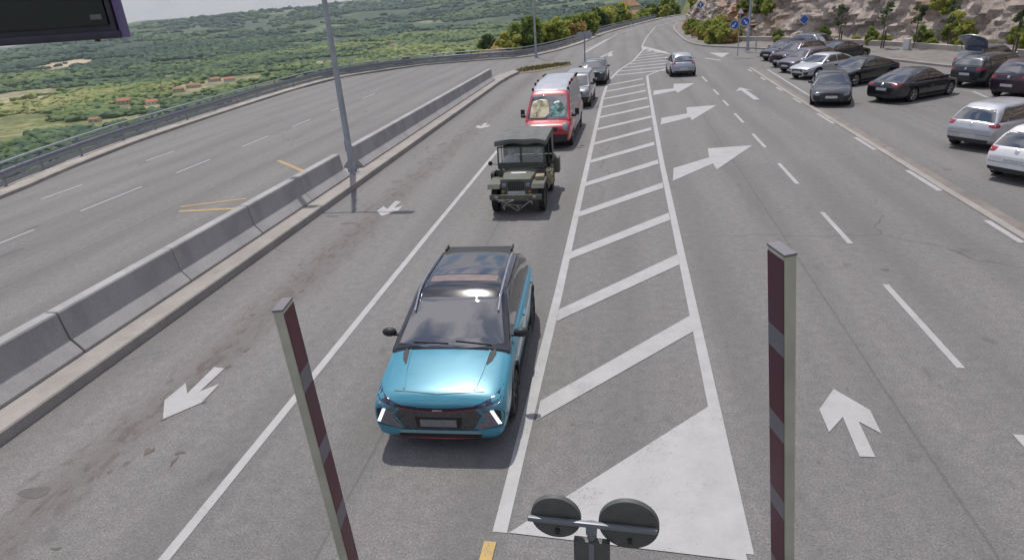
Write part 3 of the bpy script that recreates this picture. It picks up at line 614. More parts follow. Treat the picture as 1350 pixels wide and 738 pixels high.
# trees and bushes just past the guardrail, and around the far end of the road
tl = []
def near_tree(px, dist_, kind, sc, extra=''):
    w = ray(px, 0); k = dist_/math.hypot(w[0], w[1]); x, y = w[0]*k, w[1]*k; z = float(terrain(x, y)[0]); tl.append((px, dist_, x, y, z, kind, sc))
for px, dd, kd, sc in ((556, 84, 6, .8), (572, 86, 4, .8), (588, 90, 4, .7), (600, 84, 2, .5), (612, 88, 4, .9), (625, 92, 3, .7), (636, 84, 4, .8), (648, 88, 4, .9), (655, 96, 0, .6), (668, 90, 0, .75), (680, 94, 1, .8), (690, 98, 0, .9), (700, 92, 7, .75), (712, 96, 0, .85), (726, 98, 3, .9), (738, 104, 0, .8), (750, 108, 5, .8), (758, 100, 4, 1.0), (768, 106, 3, .9), (778, 116, 0, .75), (788, 122, 2, .7), (797, 128, 3, 1.0), (806, 134, 0, .9), (815, 140, 5, .9), (822, 148, 0, 1.0), (832, 152, 6, .8), (842, 158, 6, .7), (851, 166, 3, .5), (860, 176, 0, .6), (868, 172, 1, .6), (876, 168, 0, .6), (640, 130, 2, .9), (600, 120, 1, .8), (520, 84, 2, .6), (480, 84, 8, .6), (505, 92, 6, .7), (440, 80, 8, .6), (862, 200, 1, .9), (875, 205, 0, .9), (852, 225, 2, 1.2), (868, 225, 5, 1.3), (880, 215, 7, 1.1), (888, 190, 1, .8), (846, 182, 5, .8), (856, 188, 3, .9)):
    near_tree(px, dd, kd, sc)
tl.sort()
KN = {0: 'lime green tree', 1: 'mid green tree', 2: 'dark green tree', 3: 'broad lime tree', 4: 'dry yellowish bush', 5: 'rounded green tree', 6: 'low lime bush', 7: 'tall green tree', 8: 'small dark tree'}
cnt = {}
for i, (px, dd, x, y, z, kd, sc) in enumerate(tl):
    nm = 'bush' if kd in (4, 6) else 'tree'
    where = 'right of the near lamp post' if px < 560 else ('above the far barrier end' if px < 660 else ('around the far lamp post' if px < 745 else ('above the two grey signs' if px < 800 else 'at the far road end')))
    key = (kd, where); cnt[key] = cnt.get(key, 0)+1; o = ['first', 'second', 'third', 'fourth', 'fifth', 'sixth', 'seventh'][cnt[key]-1]
    plant(x, y, z-.1, kd, sc*1.0, '%s %s, %s of them from the left' % (KN[kd], where, o), nm, nm, 'trees and bushes beyond the guardrail')

# ------------------------------------------------------------ rock face
ROCK = [(20, 185), (14.5, 158), (12.0, 135), (10.8, 114), (10.6, 96), (11.2, 84), (13.6, 75.5), (18.5, 67), (22.5, 60), (26.0, 52), (29.5, 43), (33.5, 32), (37.5, 20), (41, 5), (44, -18)]
def worley(x, y, s):
    i0 = np.floor(x); j0 = np.floor(y); best = np.full(x.shape, 9.); val = np.zeros(x.shape); gx = np.zeros(x.shape); gy = np.zeros(x.shape)
    for di in (-1, 0, 1):
        for dj in (-1, 0, 1):
            i = i0+di; j = j0+dj; px = i+_hash(i, j, s); py = j+_hash(i, j, s+1); d = (x-px)**2+(y-py)**2; m = d < best
            best = np.where(m, d, best); val = np.where(m, _hash(i, j, s+2), val); gx = np.where(m, (x-px)*(_hash(i, j, s+3)-.5), gx); gy = np.where(m, (y-py)*(_hash(i, j, s+4)-.5), gy)
    return val, gx+gy, best
def build_rock():
    P = np.array(resample(ROCK, .45)); n = len(P); T = np.gradient(P, axis=0); T /= np.linalg.norm(T, axis=1)[:, None]; N = np.stack([-T[:, 1], T[:, 0]], 1)
    # rock lies to the left of travel when walking back towards the camera -> normal pointing away from the road
    if (N[n//2] @ np.array([1, .3])) < 0: N = -N
    u = np.concatenate([[0], np.cumsum(np.linalg.norm(np.diff(P, axis=0), axis=1))])
    top = np.interp(P[:, 1], [-20, 30, 62, 72, 84, 100, 120, 185], [18, 20, 18, 13, 8.5, 6, 6, 8])+(fbm(u/9, u*0, 3, 4)-.5)*3
    nv = 74; vv = np.linspace(0, 1, nv); V = []
    U, Q = np.meshgrid(u, vv, indexing='ij'); H = Q*top[:, None]
    face = np.clip(Q/.9, 0, 1); back = H*.48+(np.clip(Q-.9, 0, 1)*10)**1.5*9
    big = (fbm(U/6.5, H/5, 3, 9)-.5)*3.2; a, ga, _ = worley(U/2.2+H*.12, H/1.5-U*.1, 50); b, gb, _ = worley(U/.8, H/.62+U*.2, 60); c_, gc, _ = worley(U/.33, H/.3, 70)
    dsp = big*.7+(a-.5)*.45+ga*.9+(b-.5)*.32+gb*.6+(c_-.5)*.16+gc*.25
    off = back-dsp*np.clip(H/1.2, .15, 1)
    x = P[:, 0:1]+N[:, 0:1]*off; y = P[:, 1:2]+N[:, 1:2]*off; z = H+.0+(a-.5)*.3*Q-.3*(Q == 0)
    V = np.stack([x, y, z], -1).reshape(-1, 3); I = np.arange(n*nv).reshape(n, nv); F = np.stack([I[:-1, :-1], I[1:, :-1], I[1:, 1:], I[:-1, 1:]], -1).reshape(-1, 4)
    g = NG('rock', .9); p3 = g.vor(.55, out='Color', vec=g.map((1, 1, 1.6))); n1 = g.noise(.35, 6, .65)
    c = g.ramp(n1, [(.3, (.29, .245, .215)), (.5, (.43, .36, .315)), (.7, (.53, .45, .395))])
    c = g.mix(.35, c, g.ramp(p3, [(.2, .25), (.8, .75)]), 'OVERLAY')
    c = g.mix(g.math('MULTIPLY', g.ramp(g.noise(.16, 4, .6), [(.52, 0), (.66, 1)]), .6), c, (.36, .23, .13))
    c = g.mix(g.math('MULTIPLY', g.ramp(g.noise(2.2, 5, .7), [(.56, 0), (.68, 1)]), .35), c, (.10, .09, .09))
    c = g.mix(g.math('MULTIPLY', g.ramp(g.vor(1.3, 'DISTANCE_TO_EDGE', vec=g.map((1, 1, .8))), [(.0, 1), (.06, 0)]), .4), c, (.09, .08, .075))
    c = g.mix(.5, c, g.ramp(g.noise(9, 4, .7), [(.3, .22), (.7, .78)]), 'OVERLAY')
    # an orange mineral streak
    sx = g.n('ShaderNodeSeparateXYZ'); g.t.links.new(g.co, sx.inputs[0]); ys = g.math('ABSOLUTE', g.math('SUBTRACT', g.math('ADD', sx.outputs[1], g.math('MULTIPLY', g.noise(.5, 3), 4)), 83.5))
    c = g.mix(g.math('MULTIPLY', g.ramp(g.math('MULTIPLY', ys, .12), [(.15, 1), (.5, 0)]), .7), c, (.50, .27, .15))
    g.bump(g.noise(7, 6, .75), .9, .12)
    mt = g.out(c); o = mesh_obj('rock_face', V.tolist(), F.tolist(), mt, None, 24)
    bm = bmesh.new(); bm.from_mesh(o.data); bmesh.ops.recalc_face_normals(bm, faces=bm.faces); bm.to_mesh(o.data); bm.free()
    tag(o, kind='structure', label='blasted pinkish grey rock face above the car park')
    return P, N, u, top, V.reshape(n, nv, 3)
RP, RN, RU, RTOP, RV = build_rock()
# plants on and below the rock face
k = 0; words = ['first', 'second', 'third', 'fourth', 'fifth', 'sixth', 'seventh', 'eighth', 'ninth', 'tenth', 'eleventh', 'twelfth', '13th', '14th', '15th', '16th', '17th', '18th', '19th', '20th', '21st', '22nd', '23rd', '24th', '25th', '26th', '27th', '28th', '29th', '30th', '31st', '32nd', '33rd', '34th', '35th', '36th', '37th', '38th', '39th', '40th', '41st', '42nd', '43rd', '44th']
foot = []
for i in range(len(RP)):
    y = RP[i, 1]
    if 40 < y < 72 and rng.random() < .34: foot.append((RP[i, 0]-RN[i, 0]*rng.uniform(.2, 1.3), y-RN[i, 1]*rng.uniform(.2, 1.3), rng.choice([0, 5, 1, 6, 3]), rng.uniform(.14, .30)))
foot = foot[:44]
for i, (x, y, kd, sc) in enumerate(foot): plant(x, y, .3, kd, sc, '%s green shrub from the left at the foot of the rock face' % words[i], 'shrub', 'shrub', 'shrubs at the foot of the rock face')
yl = [G(px, py) for px, py in ((905, 48), (912, 52), (920, 56), (928, 58), (936, 60), (944, 61), (952, 61), (925, 50), (938, 53), (948, 55), (958, 58), (900, 42))]
for i, (x, y) in enumerate(yl): plant(x+.9, y+1.0, .15, [6, 4, 6, 4, 6, 6, 4, 4, 6, 3, 6, 4][i], [.6, .5, .65, .5, .7, .6, .5, .6, .75, .4, .5, .5][i], '%s shrub by the curved far kerb, %s of the clump' % ('yellow-green' if i % 2 == 0 else 'dry yellow', words[i]), 'shrub', 'shrub', 'yellowish shrubs by the far kerb')
tp = []
def on_rock(px, py):          # where a sight line meets the rock mesh
    w = ray(px, py); return w/np.linalg.norm(w)
_rb = BVHTree.FromPolygons([tuple(p) for p in RV.reshape(-1, 3)], [tuple(f.vertices) for f in bpy.data.objects['rock_face'].data.polygons])
spots = [((905, 6), 0, .6), ((985, 10), 1, .45), ((1003, 6), 5, .4), ((1246, 12), 0, .38), ((1262, 30), 3, .34), ((1240, 2), 3, .3), ((1012, 12), 6, .5), ((1340, 48), 3, .28), ((918, 3), 6, .8), ((1272, 42), 6, .45), ((1256, 44), 6, .4)]
for i, ((px, py), kd, sc) in enumerate(spots):
    w = on_rock(px, py); hit = _rb.ray_cast(Vector((0, 0, HC)), Vector(w))
    if hit[0] is None: continue
    p = hit[0]; plant(p.x, p.y, p.z-TREES[kd][2]*sc*.45, kd, sc, '%s on the rock face, %s of these plants' % (KN[kd], words[i]), 'tree' if kd not in (4, 6) else 'bush', 'tree' if kd not in (4, 6) else 'bush', 'plants growing on the rock face')
# low wall behind the car park
wl_ = resample([(9.8, 73.0), (13.6, 68.6), (18.9, 57.5), (21.8, 48.4), (24.4, 42.2), (28.4, 34), (32.5, 22.5)], 1.5)
o = extrude_line('low_wall', wl_, [(2.6, .1), (2.6, .75), (2.85, .78), (2.9, .1)], concrete_material('pale_wall', (.40, .36, .32), .15, .3, .3), None); tag(o, 'low pale concrete wall between the car park and the rock face', 'wall')
# saplings with stakes
for i, (px, py) in enumerate(((1153, 72), (1196, 73), (1240, 76), (1326, 86), (1096, 70))):
    x, y = G(px, py); x += .8; y += 1.2; root = empty('sapling', (x, y, .2), 0, 'thin sapling behind the car park, %s' % (['above the gap left of the dark sedan', 'above the roof of the dark sedan', 'between the dark sedan and the open car', 'above the dark maroon car', 'behind the row of parked cars'][i],), 'sapling', 'saplings behind the car park')
    mb = MB(); mb.tube((0, 0, -.2), (.05, 0, 2.6), .06, .03, 8); mb.build('trunk', M['bark'], root, None)
    mb = MB(); mb.box((.18, 0, .6), (.09, .09, 1.6)); mb.build('stake', M['bark'], root, None)
    cm = crown_mesh('crown', 170, 3.8, .55, .12, M['leaf_dark'], 8, 1.9, 300+i); link(bpy.data.objects.new('crown', cm), root)
x, y = G(1188, 74); root = empty('utility_box', (x+.8, y+1.4, .2), .9, 'small white utility box in the strip behind the car park', 'utility box')
mb = MB(); mb.box((0, 0, .45), (.5, .4, .9), bev=.02); mb.build('cabinet', M['white'], root); mb = MB(); mb.box((0, -.205, .47), (.4, .012, .74)); mb.box((.13, -.215, .45), (.03, .02, .12)); mb.build('door', M['white'], root)

# ------------------------------------------------------------ lamp posts and signs
def lamp_post(x, y, z, h, r0, label, rz=0):
    root = empty('street_lamp', (x, y, z), rz, label, 'street lamp', 'tall lamp posts')
    mb = MB(); mb.tube((0, 0, 0), (0, 0, 2.2), r0, r0*.95, 16); mb.tube((0, 0, 2.2), (0, 0, h), r0*.95, r0*.55, 16); mb.build('pole', M['pole'], root)
    mb = MB(); mb.box((0, 0, .015), (.42, .42, .03), bev=.006)
    for a in (-1, 1):
        for b in (-1, 1): mb.tube((a*.16, b*.16, .03), (a*.16, b*.16, .08), .016, n=6)
    for k in range(4): mb.box((math.cos(k*PI/2)*r0*1.25, math.sin(k*PI/2)*r0*1.25, .1), (.08, .015, .15), rz=k*PI/2)
    mb.build('base_plate', M['pole'], root)
    mb = MB(); mb.box((-r0*.98, 0, 1.0), (.02, .1, .42), bev=.005); mb.build('hatch', M['galv_dark'], root)
    for s in (-1, 1):
        mb = MB(); mb.tube((0, 0, h-.1), (s*1.2, 0, h+.12), .04, .035, 10); mb.build('arm', M['pole'], root)
        mb = MB(); mb.box((s*1.55, 0, h+.14), (.75, .28, .09), bev=.03); mb.build('lamp_head', M['galv'], root)
    return root
lamp_post(-9.84, 21.95, .2, 10, .115, 'tall blue-grey lamp post standing in the gap between the barrier rows')
x, y = G(720, 76); lamp_post(x-1.1, y+.3, 0, 10, .12, 'distant lamp post at the guardrail behind the red van')
x, y = G(985, 69); lamp_post(x, y, .15, 10, .13, 'lamp post at the corner of the car park beside the blue round signs', .4)
M['blue'] = mat('blue_sign', (.03, .10, .42), .4, noise=(8, .1)); M['signback'] = mat('sign_back', (.34, .36, .38), .5, .3, noise=(8, .12)); M['signwhite'] = mat('sign_white', (.66, .68, .72), .4, noise=(8, .05)); M['red'] = mat('sign_red', (.45, .04, .03), .4, noise=(8, .05)); M['orange'] = mat('sign_orange', (.6, .22, .05), .4, noise=(8, .08))
def disc(mb, c, r, t=.01, n=28): mb.tube((c[0], c[1]-t, c[2]), (c[0], c[1]+t, c[2]), r, n=n)
x, y = G(972, 76); root = empty('keep_right_sign', (x, y, .1), -.12, 'two round blue keep arrows under a small triangle on one post, far corner', 'road sign')
mb = MB(); mb.tube((0, 0, 0), (0, 0, 3.9), .04, n=10); mb.build('post', M['pole'], root)
for s, zz in ((-1, 2.55), (1, 2.75)):
    mb = MB(); disc(mb, (s*.42-.0, -.06, zz), .37); f = mb.build('sign_face', M['signwhite'], root); mb = MB(); disc(mb, (s*.42, -.075, zz), .33); 
    b_ = mb.build('blue_disc', M['blue'], f)
    mb = MB(); mb.box((s*.42, -.092, zz), (.08, .01, .36), rot=Matrix.Rotation(R(-38*s), 4, 'Y')); mb.prism([], 0, 0) if False else None
    c = Vector((s*.42, -.094, zz)); mb.quad(c+Vector((s*.2, 0, -.2)), c+Vector((s*-.02, 0, -.16)), c+Vector((s*.08, 0, -.06)), c+Vector((s*.16, 0, .03))); mb.build('arrow', M['signwhite'], b_, None)
mb = MB()
for (r_, off, mm) in ((.42, 0, 0), (.30, -.012, 1)):
    mb.mi = mm; p = [Vector((r_*math.sin(2*PI*k/3), -.06+off, 3.55+r_*math.cos(2*PI*k/3))) for k in range(3)]; f = mb.bm.faces.new([mb.bm.verts.new(q) for q in p]); f.material_index = mm
    f2 = mb.bm.faces.new([mb.bm.verts.new(q+Vector((0, .008, 0))) for q in p[::-1]]); f2.material_index = 0
mb.build('warning_triangle', [M['red'], M['signwhite']], root, None, False)
x, y = G(996, 69); root = empty('sign_post', (x, y, .1), 0, 'thin bare grey post right of the corner lamp post', 'post'); mb = MB(); mb.tube((0, 0, 0), (0, 0, 3.1), .05, n=10); mb.build('pole', M['pole'], root); mb = MB(); mb.tube((0, 0, 3.1), (0, 0, 3.14), .06, n=10); mb.build('cap', M['black'], root)
x, y = G(913, 49); root = empty('parking_sign', (x+.6, y-2, .1), -.1, 'blue and white diamond shaped sign on a post beside the far shrubs', 'road sign')
mb = MB(); mb.tube((0, 0, 0), (0, 0, 4.1), .045, n=10); mb.build('post', M['pole'], root)
mb = MB(); mb.box((0, -.06, 3.7), (.74, .02, .74), rot=Matrix.Rotation(R(45), 4, 'Y')); f = mb.build('sign_face', M['signwhite'], root, None); mb = MB(); mb.box((0, -.075, 3.7), (.60, .012, .60), rot=Matrix.Rotation(R(45), 4, 'Y')); f = mb.build('blue_panel', M['blue'], f, None)
mb = MB(); mb.box((0, -.086, 3.63), (.10, .01, .36)); mb.quad((-.18, -.086, 3.74), (.18, -.086, 3.74), (.0, -.086, 3.95), (-.01, -.086, 3.95)); mb.build('arrow', M['signwhite'], f, None)
x, y = G(1056, 66); root = empty('diamond_sign', (x, y, .1), -.15, 'small blue sign on a post behind the parked cars', 'road sign')
mb = MB(); mb.tube((0, 0, 0), (0, 0, 2.7), .04, n=10); mb.build('post', M['pole'], root); mb = MB(); mb.box((0, -.05, 2.45), (.62, .02, .62), rot=Matrix.Rotation(R(45), 4, 'Y')); f = mb.build('sign_face', M['signwhite'], root, None); mb = MB(); mb.box((0, -.065, 2.45), (.54, .012, .54), rot=Matrix.Rotation(R(45), 4, 'Y')); mb.build('blue_panel', M['blue'], f, None)
x, y = G(771, 82); root = empty('sign_pair', (x, y, 0), .2, 'two grey signs seen from behind on a post between van and road end', 'road sign')
mb = MB(); mb.tube((0, 0, 0), (0, 0, 2.7), .07, n=10); mb.build('post', M['galv'], root)
for s in (-1, 1):
    mb = MB(); disc(mb, (s*.38, -.02 if s > 0 else -.04, 2.35), .36); mb.box((s*.38, -.06, 2.35), (.5, .03, .05)); mb.build('sign_panel', M['signback'], root)

# ------------------------------------------------------------ gate equipment by the camera
M['boom'] = mat('boom_white', (.42, .42, .34), .5, noise=(6, .12)); M['boom_red'] = mat('boom_red', (.085, .010, .026), .45, noise=(6, .15)); M['boom_grey'] = mat('boom_grey', (.17, .16, .18), .5, noise=(6, .1))
def boom(base, top, side, label, yaw=0):
    root = empty('boom_gate', (base[0], base[1], 0), 0, label, 'boom gate', 'raised barrier booms')
    b = Vector((0, 0, .95)); t = Vector((top[0]-base[0], top[1]-base[1], top[2])); d = (t-b); L = d.length; Q = d.to_track_quat('Z', 'Y').to_matrix().to_4x4()
    # keep the section square to the lane
    zx = d.normalized(); yx = Vector((0, 1, 0)); xx = yx.cross(zx).normalized(); yx = zx.cross(xx); Q = Matrix((xx, yx, zx)).transposed().to_4x4()
    hw, hd = .031, .094; M4 = Matrix.Translation(b+d/2) @ Q @ Matrix.Rotation(R(yaw), 4, 'Z')
    mb = MB(); mb.box((0, 0, 0), (2*hw, 2*hd, L), bev=.008, rot=Matrix.Identity(4)); mb.bm.transform(M4); arm = mb.build('arm', M['boom'], root)
    # reflective sheets on the lane side face: red with grey gaps
    s0 = L/2-.02; k = 0
    while s0 > -L/2+.3:
        for ln, mm, nm in ((.42, M['boom_red'], 'red_stripe'), (.14, M['boom_grey'], 'grey_stripe')):
            a, e = s0, s0-ln; mb = MB(); mb.box((side*(hw+.002), 0, (a+e)/2), (.003, 2*hd-.012, ln-.002), rot=Matrix.Identity(4)); mb.bm.transform(M4); mb.build(nm, mm, arm, None); s0 = e
    mb = MB(); mb.box((-side*(hw+.006), -.01, 0), (.014, .05, L-.01), rot=Matrix.Identity(4)); mb.bm.transform(M4); mb.build('rubber_edge', M['black'], root, None)
    mb = MB(); mb.box((0, 0, L/2+.006), (2*hw+.004, 2*hd+.004, .012), rot=Matrix.Identity(4)); mb.bm.transform(M4); mb.build('end_cap', M['boom_grey'], root, None)
    mb = MB(); mb.box((0, -.28, .55), (.36, .34, 1.1), bev=.02); mb.build('cabinet', M['boom'], root); mb = MB(); mb.tube((0, -.12, .95), (0, .08, .95), .09, n=16); mb.build('pivot', M['galv_dark'], root)
    return root
boom((-1.93, 3.2), (-2.05, 3.24, 3.99), 1, 'raised boom on the left with dark red stripes, slanting in the photo', 9)
boom((1.145, 3.2), (.80, 3.2, 4.36), -1, 'raised boom on the right with dark red stripes, upright in the photo', 14)
root = empty('lane_signal', (-.185, 3.17, -.02), -.05, 'post with two round grey plates on a crossbar, seen from behind', 'traffic signal')
M['disc'] = mat('dark_grey_plate', (.085, .09, .085), .5, noise=(10, .15)); M['bar'] = mat('crossbar_steel', (.20, .22, .24), .4, .3, noise=(10, .1))
mb = MB(); mb.tube((0, 0, 0), (0, 0, 2.5), .032, n=14); mb.build('post', M['bar'], root)
for s, r_ in ((-1, .165), (1, .192)):
    cx = -.235 if s < 0 else .235
    mb = MB(); mb.lathe([(0, -.012), (r_-.012, -.012), (r_, -.006), (r_, .03), (r_-.02, .035), (0, .035)], (cx, 0, 2.52), 'Y', 40); p = mb.build('plate', M['disc'], root, 30)
    mb = MB(); mb.box((cx+.01, -.018, 2.52-r_*.62), (.026, .01, .04)); mb.build('label', M['black'], p, None)
mb = MB(); mb.box((.0, -.036, 2.525), (.83, .03, .036), bev=.008); mb.box((0, -.03, 2.49), (.07, .045, .09), bev=.008); mb.build('crossbar', M['bar'], root)
mb = MB(); mb.box((0, -.02, 2.2), (.235, .05, .36), bev=.008); b_ = mb.build('panel', M['disc'], root); mb = MB(); mb.box((-.0, -.048, 2.2), (.035, .006, .34)); mb.build('rib', M['bar'], b_, None)
# overhead board
br = AD(163, 50, 3.9); bl_ = AD(-230, 80, 3.9); bw = (br-bl_).length; ang = math.atan2(br.y-bl_.y, br.x-bl_.x); hgt = 1.3
root = empty('display_board', ((br.x+bl_.x)/2, (br.y+bl_.y)/2, br.z), ang, 'black display board with grey frame hanging at the top left', 'display board')
M['frame'] = mat('board_frame', (.05, .045, .07), .4, .3, noise=(10, .15)); M['screen'] = mat('board_screen', (.006, .009, .008), .35, noise=(12, .2)); M['violet'] = mat('board_edge', (.14, .11, .26), .45, noise=(6, .1))
mb = MB(); mb.box((0, .06, hgt/2), (bw-.02, .10, hgt-.02)); mb.build('case', M['frame'], root, None)
mb = MB(); mb.box((0, -.004, hgt/2+.02), (bw-.12, .02, hgt-.12)); sc_ = mb.build('screen', M['screen'], root, None)
mb = MB(); mb.box((0, 0, .022), (bw, .055, .044), bev=.006); mb.box((0, 0, hgt-.022), (bw, .055, .044), bev=.006); mb.box((-bw/2+.022, 0, hgt/2), (.044, .055, hgt-.09), bev=.006); mb.box((bw/2-.028, 0, hgt/2), (.03, .055, hgt-.09), bev=.006); mb.build('frame', M['frame'], root)
mb = MB(); mb.box((bw/2+.002, .03, hgt/2), (.014, .09, hgt), bev=.004); mb.build('edge_strip', M['violet'], root)
mb = MB(); M['glyph'] = mat('dim_pixels', (.12, .13, .12), .5, noise=(20, .2))
mb.box((bw/2-.12, -.017, .125), (.07, .004, .028)); mb.build('lit_mark', M['glyph'], sc_, None); mb = MB(); mb.box((bw/2-.80, -.017, .135), (.05, .004, .07)); mb.build('lit_mark', M['glyph'], sc_, None)
for s in (-1, 1):
    mb = MB(); mb.tube((s*bw*.3, .05, hgt), (s*bw*.3, .05, hgt+1.2), .03, n=10); mb.build('hanger', M['galv_dark'], root)
for px_ in (-.18, .62):
    mb = MB(); mb.tube((bw/2-px_-.25 if px_ > 0 else bw/2-.16, 0, -.012), (bw/2-px_-.25 if px_ > 0 else bw/2-.16, 0, .01), .016, n=8); mb.build('clip', M['black'], root)

# ------------------------------------------------------------ vehicles
# local frame: +X forward, +Y the vehicle's left, Z up, origin on the ground at the middle
def pip(x, y, poly):
    c = False; n = len(poly)
    for i in range(n):
        x1, y1 = poly[i]; x2, y2 = poly[(i+1) % n]
        if (y1 > y) != (y2 > y) and x < (x2-x1)*(y-y1)/(y2-y1)+x1: c = not c
    return c
def patch(name, bvh, outline, axis, mt, parent, off=.006, step=.045, thick=.014, smooth=60, sub=.035):
    pts = []; n = len(outline)
    for i in range(n):
        a = outline[i]; b = outline[(i+1) % n]; k = max(1, int(math.dist(a, b)/sub))
        for j in range(k): pts.append((a[0]+(b[0]-a[0])*j/k, a[1]+(b[1]-a[1])*j/k))
    nb = len(pts); xs = [p[0] for p in outline]; ys = [p[1] for p in outline]
    x = min(xs)+step*.5
    while x < max(xs):
        y = min(ys)+step*.5
        while y < max(ys):
            if pip(x, y, outline) and min((x-p[0])**2+(y-p[1])**2 for p in pts[:nb]) > (step*.35)**2: pts.append((x, y))
            y += step
        x += step
    r = delaunay_2d_cdt([Vector(p) for p in pts], [(i, (i+1) % nb) for i in range(nb)], [], 1, 1e-5)
    D = {'F': Vector((-1, 0, 0)), 'B': Vector((1, 0, 0)), 'L': Vector((0, -1, 0)), 'R': Vector((0, 1, 0)), 'T': Vector((0, 0, -1))}[axis]
    P = []
    for v in r[0]:
        o = {'F': (10, v.x, v.y), 'B': (-10, v.x, v.y), 'L': (v.x, 10, v.y), 'R': (v.x, -10, v.y), 'T': (v.x, v.y, 10)}[axis]
        h = bvh.ray_cast(Vector(o), D); P.append(None if h[0] is None else (h[0], h[1] if h[1].dot(D) < 0 else -h[1]))
    bm = bmesh.new(); vs = [bm.verts.new(p[0]-D*off) if p else None for p in P]
    for f in r[2]:
        if all(vs[i] for i in f):
            fc = bm.faces.new([vs[i] for i in f]); fc.normal_update()
            if fc.normal.dot(D) > 0: fc.normal_flip()
    if not bm.faces: bm.free(); return None
    ed = [e for e in bm.edges if e.is_boundary]; ex = bmesh.ops.extrude_edge_only(bm, edges=ed)
    for g_ in ex['geom']:
        if isinstance(g_, bmesh.types.BMVert): g_.co += D*thick
    for v in [v for v in bm.verts if not v.link_faces]: bm.verts.remove(v)
    me = bpy.data.meshes.new(name); bm.to_mesh(me); bm.free(); me.materials.append(mt)
    me.shade_smooth(); me.set_sharp_from_angle(angle=R(smooth)); return link(bpy.data.objects.new(name, me), parent)
def seam_outline(pts, w):
    a = offset_line(pts, w/2); b = offset_line(pts, -w/2); return a+b[::-1]
def cut_apply(ob, mods):
    dg = bpy.context.evaluated_depsgraph_get(); dg.update(); me = bpy.data.meshes.new_from_object(ob.evaluated_get(dg)); old = ob.data; ob.modifiers.clear(); ob.data = me; return ob
def loft(bm, st, secs, cap=True):
    rows = []
    for x, sec in zip(st, secs):
        m = len(sec); row = []
        for y, z in sec: row.append(bm.verts.new((x, y, z)))
        for y, z in sec[-2:0:-1]: row.append(bm.verts.new((x, -y, z)))
        rows.append(row)
    n = len(rows[0])
    for a, b in zip(rows[:-1], rows[1:]):
        for i in range(n): bm.faces.new((a[i], a[(i+1) % n], b[(i+1) % n], b[i]))
    if cap:
        m = (n+2)//2
        for row in (rows[0], rows[-1]):
            for i in range(m-1):
                q = [row[i], row[i+1], row[(n-i-1) % n], row[(n-i) % n]]; q2 = []
                for v in q:
                    if v not in q2: q2.append(v)
                if len(q2) > 2: bm.faces.new(q2)
def wheel(root, x, y, r, w, rimc='rim', spokes=5, side=1):
    t = empty_child('wheel', root, (x, y, r))
    mb = MB(); h = w/2; mb.lathe([(r*.66, -h*.8), (r*.72, -h), (r*.92, -h), (r*.985, -h*.8), (r, -h*.4), (r, h*.4), (r*.985, h*.8), (r*.92, h), (r*.72, h), (r*.66, h*.8)], (0, 0, 0), 'Y', 30); mb.lathe([(0, side*h*.35), (r*.66, side*h*.35)], n=30); tt = mb.build('tyre', M['rubber'], t, 40); 
    mb = MB(); mb.lathe([(r*.60, side*h*.5), (r*.60, side*h*.82), (r*.68, side*h*.86), (r*.70, side*h*.75)], n=30)
    for k in range(spokes):
        a = 2*PI*k/spokes+.3
        for da in (-.13, .13):
            mb.tube((math.cos(a)*r*.12, side*h*.72, math.sin(a)*r*.12), (math.cos(a+da)*r*.63, side*h*.72, math.sin(a+da)*r*.63), r*.055, r*.045, 6)
    mb.tube((0, side*h*.5, 0), (0, side*h*.8, 0), r*.16, n=12); mb.build('rim', M[rimc], t, 40); return t
def empty_child(name, root, loc):
    o = bpy.data.objects.new(name, None); o.location = loc; return link(o, root)
paints = {}
def paint(name, col, metal=.35, rough=.28, coat=.8):
    if name not in paints: paints[name] = mat(name, col, rough, metal, coat, noise=(2.5, .05))
    return paints[name]
